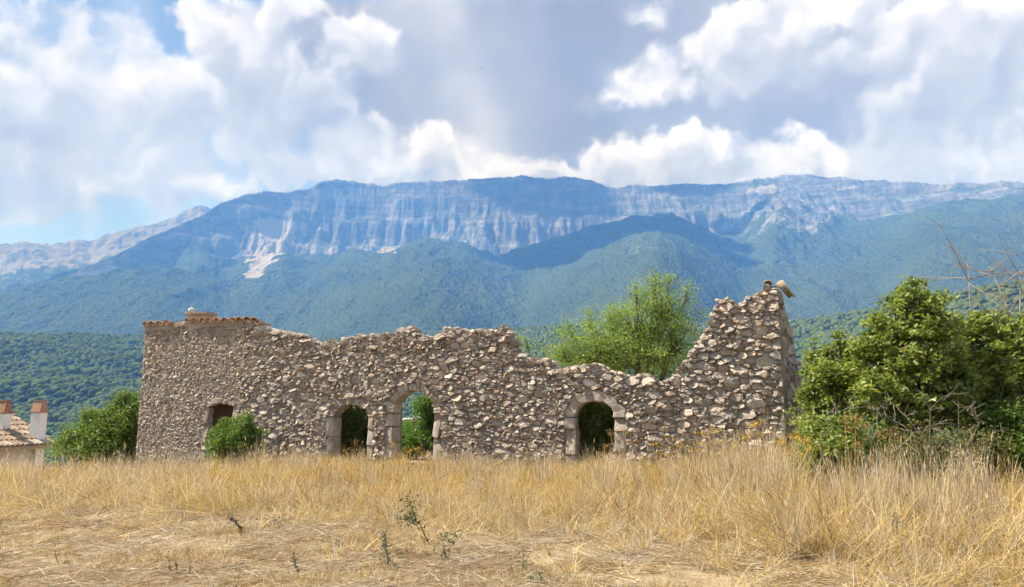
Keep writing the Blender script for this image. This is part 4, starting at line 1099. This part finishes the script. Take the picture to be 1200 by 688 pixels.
# ------------------------------------------------------------------ the tiled house below the knoll
def m_render(t):
    P = t.coord('Object'); a = t.noise(P, 1.5, 4, .6); b = t.noise(P, 25.0, 3, .6)
    return dict(color=t.mix(a.step(.4, .7) * .5, (.60, .555, .50), (.50, .44, .38)), bump=(b, .01))
M_RENDER = material('pale_house_render', m_render, .95, .1)
def m_white(t):
    P = t.coord('Object'); a = t.noise(P, 3.0, 4, .6)
    return dict(color=t.mix(a.step(.45, .75) * .35, (.78, .765, .75), (.56, .53, .50)))
M_WHITE = material('whitewashed_chimney', m_white, .9, .1)
def m_rooft(t):
    c = t.attr('tint'); P = t.coord('Object'); a = t.noise(P, 9.0, 4, .7)
    return dict(color=t.mix(a.step(.45, .7) * .5, c, (.22, .18, .14)), bump=(a, .01))
M_ROOFT = material('pale_roof_tiles', m_rooft, .95, .1)
HRZ = R(80)
h_c = at(70, 520, 31.0)                                       # the near right corner of the eaves
house = thing('tiled_house', (h_c.x, h_c.y, float(ground_z(h_c.x, h_c.y)) - .3), 'small house with pale tiled roof and two white chimneys below the knoll', 'house', rz=HRZ)
ez = h_c.z - house.location.z - .02; HW, HD, RIDGE = 7.0, 6.4, 1.80
m = MB(); m.box((-HW / 2 - .35, HD / 2 + .35, ez / 2 - .3), (HW, HD, ez + .6 - .1)); m.build('wall', M_RENDER, house)
m = MB()
A = lambda x, y, z: (x, y, z)
HIP = .05
P8 = [(0, 0, ez), (-HW - .7, 0, ez), (-HW - .7, HD + .7, ez), (0, HD + .7, ez), (-HIP, (HD + .7) / 2, ez + RIDGE), (-HW + 2.2, (HD + .7) / 2, ez + RIDGE)]
lo = [(p[0], p[1], p[2] - .12) for p in P8[:4]]
m.add(P8 + lo, [(1, 0, 4, 5), (0, 3, 4), (3, 2, 5, 4), (2, 1, 5), (0, 1, 7, 6), (1, 2, 8, 7), (2, 3, 9, 8), (3, 0, 6, 9), (6, 7, 8, 9)])
roof = m.build('roof', M_ROOFT, house)
roof.data.attributes.new('tint', 'FLOAT_COLOR', 'POINT').data.foreach_set('color', np.tile([.40, .31, .23, 1], len(roof.data.vertices)).astype(np.float32))
rt = np.random.default_rng(12); Vt, Ft, Ct = [], [], []
def tile_field(o, ex, up, wfun, n_rows, rl):
    """rows of barrel tiles: o origin, ex along the eaves, up the slope (both unit)"""
    ex, up = Vector(ex), Vector(up); nn = ex.cross(up).normalized()
    if nn.z < 0: nn = -nn
    for rI in range(n_rows):
        x0, x1 = wfun(rI * rl); x = x0
        while x < x1:
            b = Vector(o) + ex * x + up * (rI * rl); c = rt.random(); br = rt.uniform(.8, 1.2)
            col = tuple(q * br for q in ((.44, .35, .27) if c < .5 else ((.38, .26, .185) if c < .8 else (.52, .45, .37))))
            i0 = len(Vt)
            for (u_, lift) in ((-.05, .085), (rl * 1.12, .015)):
                for k in range(5):
                    a = PI * k / 4; p = b + ex * (.10 * math.cos(a) * (1 if u_ < 0 else .85)) + up * u_ + nn * (.10 * math.sin(a) + lift - .02); Vt.append(tuple(p)); Ct.append((*col, 1))
            for k in range(4): Ft.append((i0 + k, i0 + k + 1, i0 + 6 + k, i0 + 5 + k))
            Ft.append((i0, i0 + 1, i0 + 2, i0 + 3)); 
            x += .235
hh = (HD + .7) / 2; sl = math.hypot(hh, RIDGE)
tile_field((-HW - .7, 0, ez), (1, 0, 0), (0, hh / sl, RIDGE / sl), lambda u: (.1 + 2.9 * u / sl, HW + .62 - HIP * u / sl), int(sl / .40), .40)
me = bpy.data.meshes.new('roof_tiles'); me.from_pydata(Vt, [], Ft); a = me.attributes.new('tint', 'FLOAT_COLOR', 'POINT'); a.data.foreach_set('color', np.array(Ct, np.float32).ravel())
me.materials.append(M_ROOFT); me.update(); link('roof_tiles', me, roof, kind='stuff')
def chimney(px, pb, pt, w, Yc):
    Mi = house.matrix_basis if False else Matrix.Translation(house.location) @ Matrix.Rotation(HRZ, 4, 'Z')
    b = Mi.inverted() @ at(px, pb, Yc); top = Mi.inverted() @ at(px, pt, Yc)
    m = MB(); m.box((b.x, b.y, (b.z - 1.2 + top.z) / 2), (w, w, top.z - b.z + 1.2)); c = m.build('chimney', M_WHITE, house)
    k = MB(); z0 = top.z; h = .46
    f = [(-.33, -.33, 0), (.33, -.33, 0), (.33, .33, 0), (-.33, .33, 0), (-.36, -.36, .04), (.36, -.36, .04), (.36, .36, .04), (-.36, .36, .04), (-.17, -.26, h), (.17, -.26, h), (.17, .26, h), (-.17, .26, h)]
    k.add([(b.x + p[0] * w / .62, b.y + p[1] * w / .62, z0 + p[2]) for p in f], [(3, 2, 1, 0), (0, 1, 5, 4), (1, 2, 6, 5), (2, 3, 7, 6), (3, 0, 4, 7), (4, 5, 9, 8), (5, 6, 10, 9), (6, 7, 11, 10), (7, 4, 8, 11), (8, 9, 10, 11)])
    k.box((b.x, b.y, z0 + h + .035), (.42 * w / .62, .6 * w / .62, .05))
    k.build('chimney_cap', M_TILE, c)
chimney(43.5, 511, 484, .40, 30.3); chimney(2, 507, 485, .40, 29.6)
# fallen rear wall of the ruin, seen through the doorway: pale stones on top of rubble
q = at(490, 492, 26.0); rl = np.random.default_rng(31)
fw = thing('fallen_wall', (q.x, q.y, float(ground_z(q.x, q.y))), 'low collapsed stone wall with pale cap stones seen through the tall doorway', 'wall')
p = Pile(); hz_ = q.z - fw.location.z
for k in range(120):
    t_ = rl.uniform(-1.4, 1.4); top_ = hz_ - .08 + .16 * t_
    V_, F_ = lump((t_, rl.normal(0, .14), rl.uniform(-.1, max(.05, top_))), rl.uniform(.10, .17), rl); p.add(V_, F_, stone_tint(rl))
link('rubble', p.mesh('rubble', M_STONE), fw, kind='stuff')
for k in range(7):
    V_, F_ = lump((0, 0, 0), .17, rl); pp = Pile(); pp.add(V_, F_, (.66, .63, .59)); o = link('cap_stone', pp.mesh('cap_stone', M_STONE), fw); t_ = -1.0 + .33 * k; o.location = (t_, -.05, hz_ + .16 * t_ + .04)
# ------------------------------------------------------------------ single weeds, fennel and the bird
def m_weed(t):
    c = t.attr('tint'); return dict(color=c, translucent=(c, .2))
M_WEED = material('weed_leaf', m_weed, .8, .2)
PAL = {'dark': [(.075, .062, .040), (.10, .085, .05)], 'green': [(.14, .17, .065), (.20, .22, .10), (.11, .13, .05)], 'grey': [(.25, .26, .17), (.32, .31, .21), (.20, .21, .12)],
       'yellow': [(.62, .40, .045), (.52, .33, .05), (.66, .47, .08)], 'brown': [(.34, .20, .075), (.26, .15, .06)]}
def weed(name, label, cat, stems, pal, leaf, n, seed, stem_r=.006, spread=.03, group=None, clump=None, Yoff=0.0):
    """stems: polylines of photo pixels, first one's first point on the ground"""
    rng = np.random.default_rng(seed); gx, gy = on_ground(*stems[0][0]); gz_ = float(ground_z(gx, gy))
    root = thing(name, (gx, gy, gz_), label, cat, group); O = Vector((gx, gy, gz_)); m = MB(); C = []
    for st in stems:
        P = [at(a, b, gy + rng.normal(0, .03)) - O for a, b in st]
        if P[0].z < .06: P[0].z = -.03
        m.tube(P, [stem_r * (1 - .75 * i / (len(P) - 1)) for i in range(len(P))], 5)
        for k in range(n):
            f = rng.uniform(.18, 1) * (len(P) - 1); i = min(int(f), len(P) - 2); p = P[i].lerp(P[i + 1], f - i); C.append(tuple(p + Vector(rng.normal(0, spread, 3))))
    for (a, b, w, h, k) in clump or []:
        c = at(a, b, gy) - O
        for _ in range(k): C.append(tuple(c + Vector((rng.normal(0, w * gy / F_PX), rng.normal(0, w * gy / F_PX), rng.normal(0, h * gy / F_PX)))))
    C = np.array(C); C[:, 2] = np.maximum(C[:, 2], .01); pl = np.array(PAL[pal]); cols = pl[rng.integers(0, len(pl), len(C))] * rng.uniform(.8, 1.2, (len(C), 1))
    m.build('stem', M_WEED if False else M_BARK, root, True)
    link('leaves', leaf_mesh('leaves', C, leaf, rng, cols, .2, .38, M_WEED), root)
W = weed
W('weed', 'crooked dark stemmed weed with a green leafy top at the grass edge', 'weed', [[(505, 640), (498, 628), (492, 614), (484, 608)], [(492, 614), (478, 606), (468, 609)], [(488, 610), (482, 595), (478, 586)]], 'green', .05, 34, 1, .010, .035, clump=[(480, 609, 8, 4, 60), (480, 590, 6, 6, 30)])
W('weed', 'thick dark dry stalk leaning over the mown straw', 'weed', [[(288, 627), (282, 620), (276, 612), (268, 604)]], 'dark', .035, 90, 2, .016, .018)
W('weed', 'short dark dry stalk bent over near the front edge', 'weed', [[(356, 674), (349, 668), (345, 658), (344, 648)]], 'dark', .03, 46, 3, .012, .012)
W('weed', 'small dark forked sprig low on the straw at the far left', 'weed', [[(70, 661), (66, 654), (64, 643)], [(70, 661), (77, 657), (83, 660)]], 'dark', .025, 22, 4, .008, .010)
W('weed', 'group of thin dark sprigs sticking out of the straw', 'weed', [[(205, 676), (199, 664), (195, 648)], [(205, 676), (207, 662), (206, 657)], [(205, 674), (212, 667), (218, 668)], [(222, 678), (222, 668), (224, 662)]], 'dark', .022, 16, 5, .006, .010)
W('weed', 'upright pale green thistle rising from the bare soil', 'weed', [[(456, 668), (454, 654), (452, 640), (450, 625)]], 'grey', .05, 90, 6, .009, .026, clump=[(472, 649, 6, 3, 26), (440, 652, 5, 3, 16)])
W('weed', 'low green weed with two leafy tufts beside the crooked stem', 'weed', [[(524, 660), (526, 648), (533, 628)], [(524, 660), (520, 645), (521, 622)]], 'green', .045, 44, 7, .006, .035, clump=[(535, 625, 6, 3, 30)])
W('weed', 'pale green weed standing in the open straw at the centre front', 'weed', [[(613, 672), (613, 660), (612, 640)]], 'grey', .045, 70, 8, .007, .040)
W('weed', 'flat grey green rosette in the straw near the front edge', 'weed', [[(625, 684), (628, 680), (632, 677)]], 'grey', .05, 20, 9, .005, .05, clump=[(626, 681, 14, 3, 90)])
W('weed', 'pale green leafy clump in front of the golden grass at the far left', 'weed', [[(70, 592), (70, 586), (68, 577)]], 'grey', .06, 30, 10, .006, .10, clump=[(68, 585, 12, 6, 120)])
W('weed', 'tiny green tuft between golden grass and straw below the bush', 'weed', [[(131, 589), (131, 584), (130, 580)]], 'green', .05, 16, 11, .005, .05, clump=[(131, 584, 4, 4, 26)])
W('weed', 'dull green patch of leaves in the straw below the shuttered window', 'weed', [[(321, 618), (321, 613), (320, 606)]], 'green', .045, 20, 12, .005, .05, clump=[(322, 613, 10, 4, 80)])
W('weed', 'tall grey green thistle in the long grass near the frame corner', 'weed', [[(1056, 652), (1055, 636), (1051, 618), (1048, 601)]], 'grey', .05, 110, 13, .010, .028)
W('weed', 'scattered green leaves along the edge of the grass at the centre', 'weed', [[(592, 618), (590, 613), (588, 609)]], 'green', .045, 14, 14, .005, .05, clump=[(590, 613, 14, 3, 60), (568, 618, 6, 2, 24)])
W('weed', 'low grey leaves at the edge of the fallen straw', 'weed', [[(686, 634), (686, 630), (684, 626)]], 'grey', .04, 12, 15, .005, .04, clump=[(686, 630, 7, 3, 40)])
W('weed', 'small greenish tuft among the straw under the crooked weed', 'weed', [[(396, 642), (394, 638), (393, 634)]], 'green', .04, 12, 16, .005, .04, clump=[(396, 640, 6, 3, 40)])
def fennel(label, px, py, Y, tops, pal, seed, n=60):
    rng = np.random.default_rng(seed); bx = at(px, 500, Y).x; bz = float(ground_z(bx, Y)); root = thing('fennel', (bx, Y, bz), label, 'fennel', 'umbel plants in the dry grass'); O = Vector((bx, Y, bz)); m = MB(); C = []
    for a, b in tops:
        e = at(a, b, Y + rng.normal(0, .05)) - O; md = e * .55 + Vector((rng.normal(0, .03), 0, .05)); m.tube([Vector((0, 0, -.05)), md, e], [.008, .006, .003], 5)
        for k in range(9):
            an = rng.uniform(0, 6.28); rr = rng.uniform(.03, .13); tp = e + Vector((rr * math.cos(an), rr * math.sin(an), .05 + rng.normal(0, .025))); m.tube([e - Vector((0, 0, .04)), tp], [.0025, .002], 3, False)
            for _ in range(n // 9): C.append(tuple(tp + Vector(rng.normal(0, 1, 3)) * Vector((.024, .024, .010)).x))
    C = np.array(C); pl = np.array(PAL[pal]); cols = pl[rng.integers(0, len(pl), len(C))] * rng.uniform(.75, 1.25, (len(C), 1))
    m.build('stem', M_STEM, root, True); link('umbel', leaf_mesh('umbel', C, .030, rng, cols, .6, .7, M_WEED), root, kind='stuff')
M_STEM = material('dry_stem', lambda t: dict(color=(.36, .24, .09)), .9, .1)
fennel('orange yellow fennel against the foot of the gable corner', 935, 530, 12.6, [(918, 522), (930, 516), (942, 520), (950, 530), (926, 532), (938, 538)], 'yellow', 41, 90)
fennel('tall brownish umbel plant standing in front of the dark bramble', 1000, 540, 12.2, [(990, 495), (1003, 492), (1013, 500), (998, 506), (1008, 524)], 'brown', 42, 80)
fennel('brown dry umbels between the tall umbel plant and the scrub', 1038, 540, 12.6, [(1030, 512), (1042, 508), (1050, 516)], 'brown', 43, 60)
fennel('yellow fennel in front of the stones of the gable wall', 830, 540, 13.2, [(822, 512), (836, 508), (828, 524), (842, 522), (815, 530), (850, 532)], 'yellow', 44, 60)
fennel('ochre fennel close to the tall pale grass by the gable', 884, 540, 12.4, [(880, 502), (888, 500), (872, 514), (894, 512), (866, 526)], 'yellow', 45, 60)
fennel('yellowing stalks at the doorway with the round arch', 470, 545, 17.6, [(462, 524), (478, 530), (490, 528), (470, 536), (498, 536)], 'yellow', 46, 50)
fennel('brown dock stalks in front of the arch with two curved stones', 722, 545, 15.6, [(716, 510), (726, 518), (734, 508), (742, 520), (708, 524)], 'brown', 47, 60)
fennel('brown dock stalks before the narrow left arch', 412, 548, 18.2, [(404, 528), (416, 520), (424, 530)], 'brown', 48, 50)
fennel('yellow stalks in the wall grass beside the curved stone arch', 780, 545, 14.6, [(770, 524), (785, 516), (795, 526), (776, 534)], 'yellow', 49, 50)
# a swift far up in front of the cloud
bd = at(563.5, 81, 90.0); M_BIRD = material('dark_feathers', lambda t: dict(color=(.03, .028, .028)), .8, .2)
bird = thing('bird', bd, 'tiny dark bird gliding high up before the grey cloud', 'bird')
m = MB(); m.tube([(-.20, 0, -.02), (-.14, 0, -.005), (-.04, 0, 0), (.08, 0, 0), (.16, 0, .01), (.20, 0, .012)], [.012, .035, .05, .045, .03, .006], 8)
for s in (-1, 1):
    m.add([(.08, .03 * s, .01), (-.06, .03 * s, .01), (-.10, .24 * s, .07), (.05, .22 * s, .075), (-.20, .44 * s, .05), (.08, .03 * s, .022), (-.06, .03 * s, .018), (-.10, .24 * s, .078), (.05, .22 * s, .085)],
          [(0, 1, 2, 3), (3, 2, 4), (5, 8, 7, 6), (8, 4, 7), (0, 3, 8, 5), (3, 4, 8), (1, 6, 7, 2), (2, 7, 4)])
m.add([(-.18, .015, -.01), (-.18, -.015, -.01), (-.32, -.05, -.015), (-.28, 0, -.012), (-.32, .05, -.015), (-.25, 0, 0)], [(0, 1, 3), (1, 2, 3), (0, 3, 4), (0, 5, 1), (1, 5, 2), (4, 5, 0), (2, 5, 3), (3, 5, 4)])
m.build('body', M_BIRD, bird, True); bird.rotation_euler = (R(18), R(-12), R(50))
# ------------------------------------------------------------------ haze over the whole valley
hm_ = bpy.data.materials.new('valley_haze'); hm_.use_nodes = True
nt_h = hm_.node_tree; nt_h.nodes.clear()
pv = nt_h.nodes.new('ShaderNodeVolumePrincipled'); ho = nt_h.nodes.new('ShaderNodeOutputMaterial')
pv.inputs['Color'].default_value = (0.13, 0.36, 1.0, 1); pv.inputs['Density'].default_value = 1.75e-4
pv.inputs['Absorption Color'].default_value = (1, 1, 1, 1)
pv.inputs['Anisotropy'].default_value = 0.0
nt_h.links.new(pv.outputs[0], ho.inputs['Volume'])
hz = MB(); zlo, zhi = -205.0, 1690.0
hz.box((0, 0, (zlo + zhi) / 2), (25600, 25600, zhi - zlo))
hz.build('haze', hm_, kind='stuff')
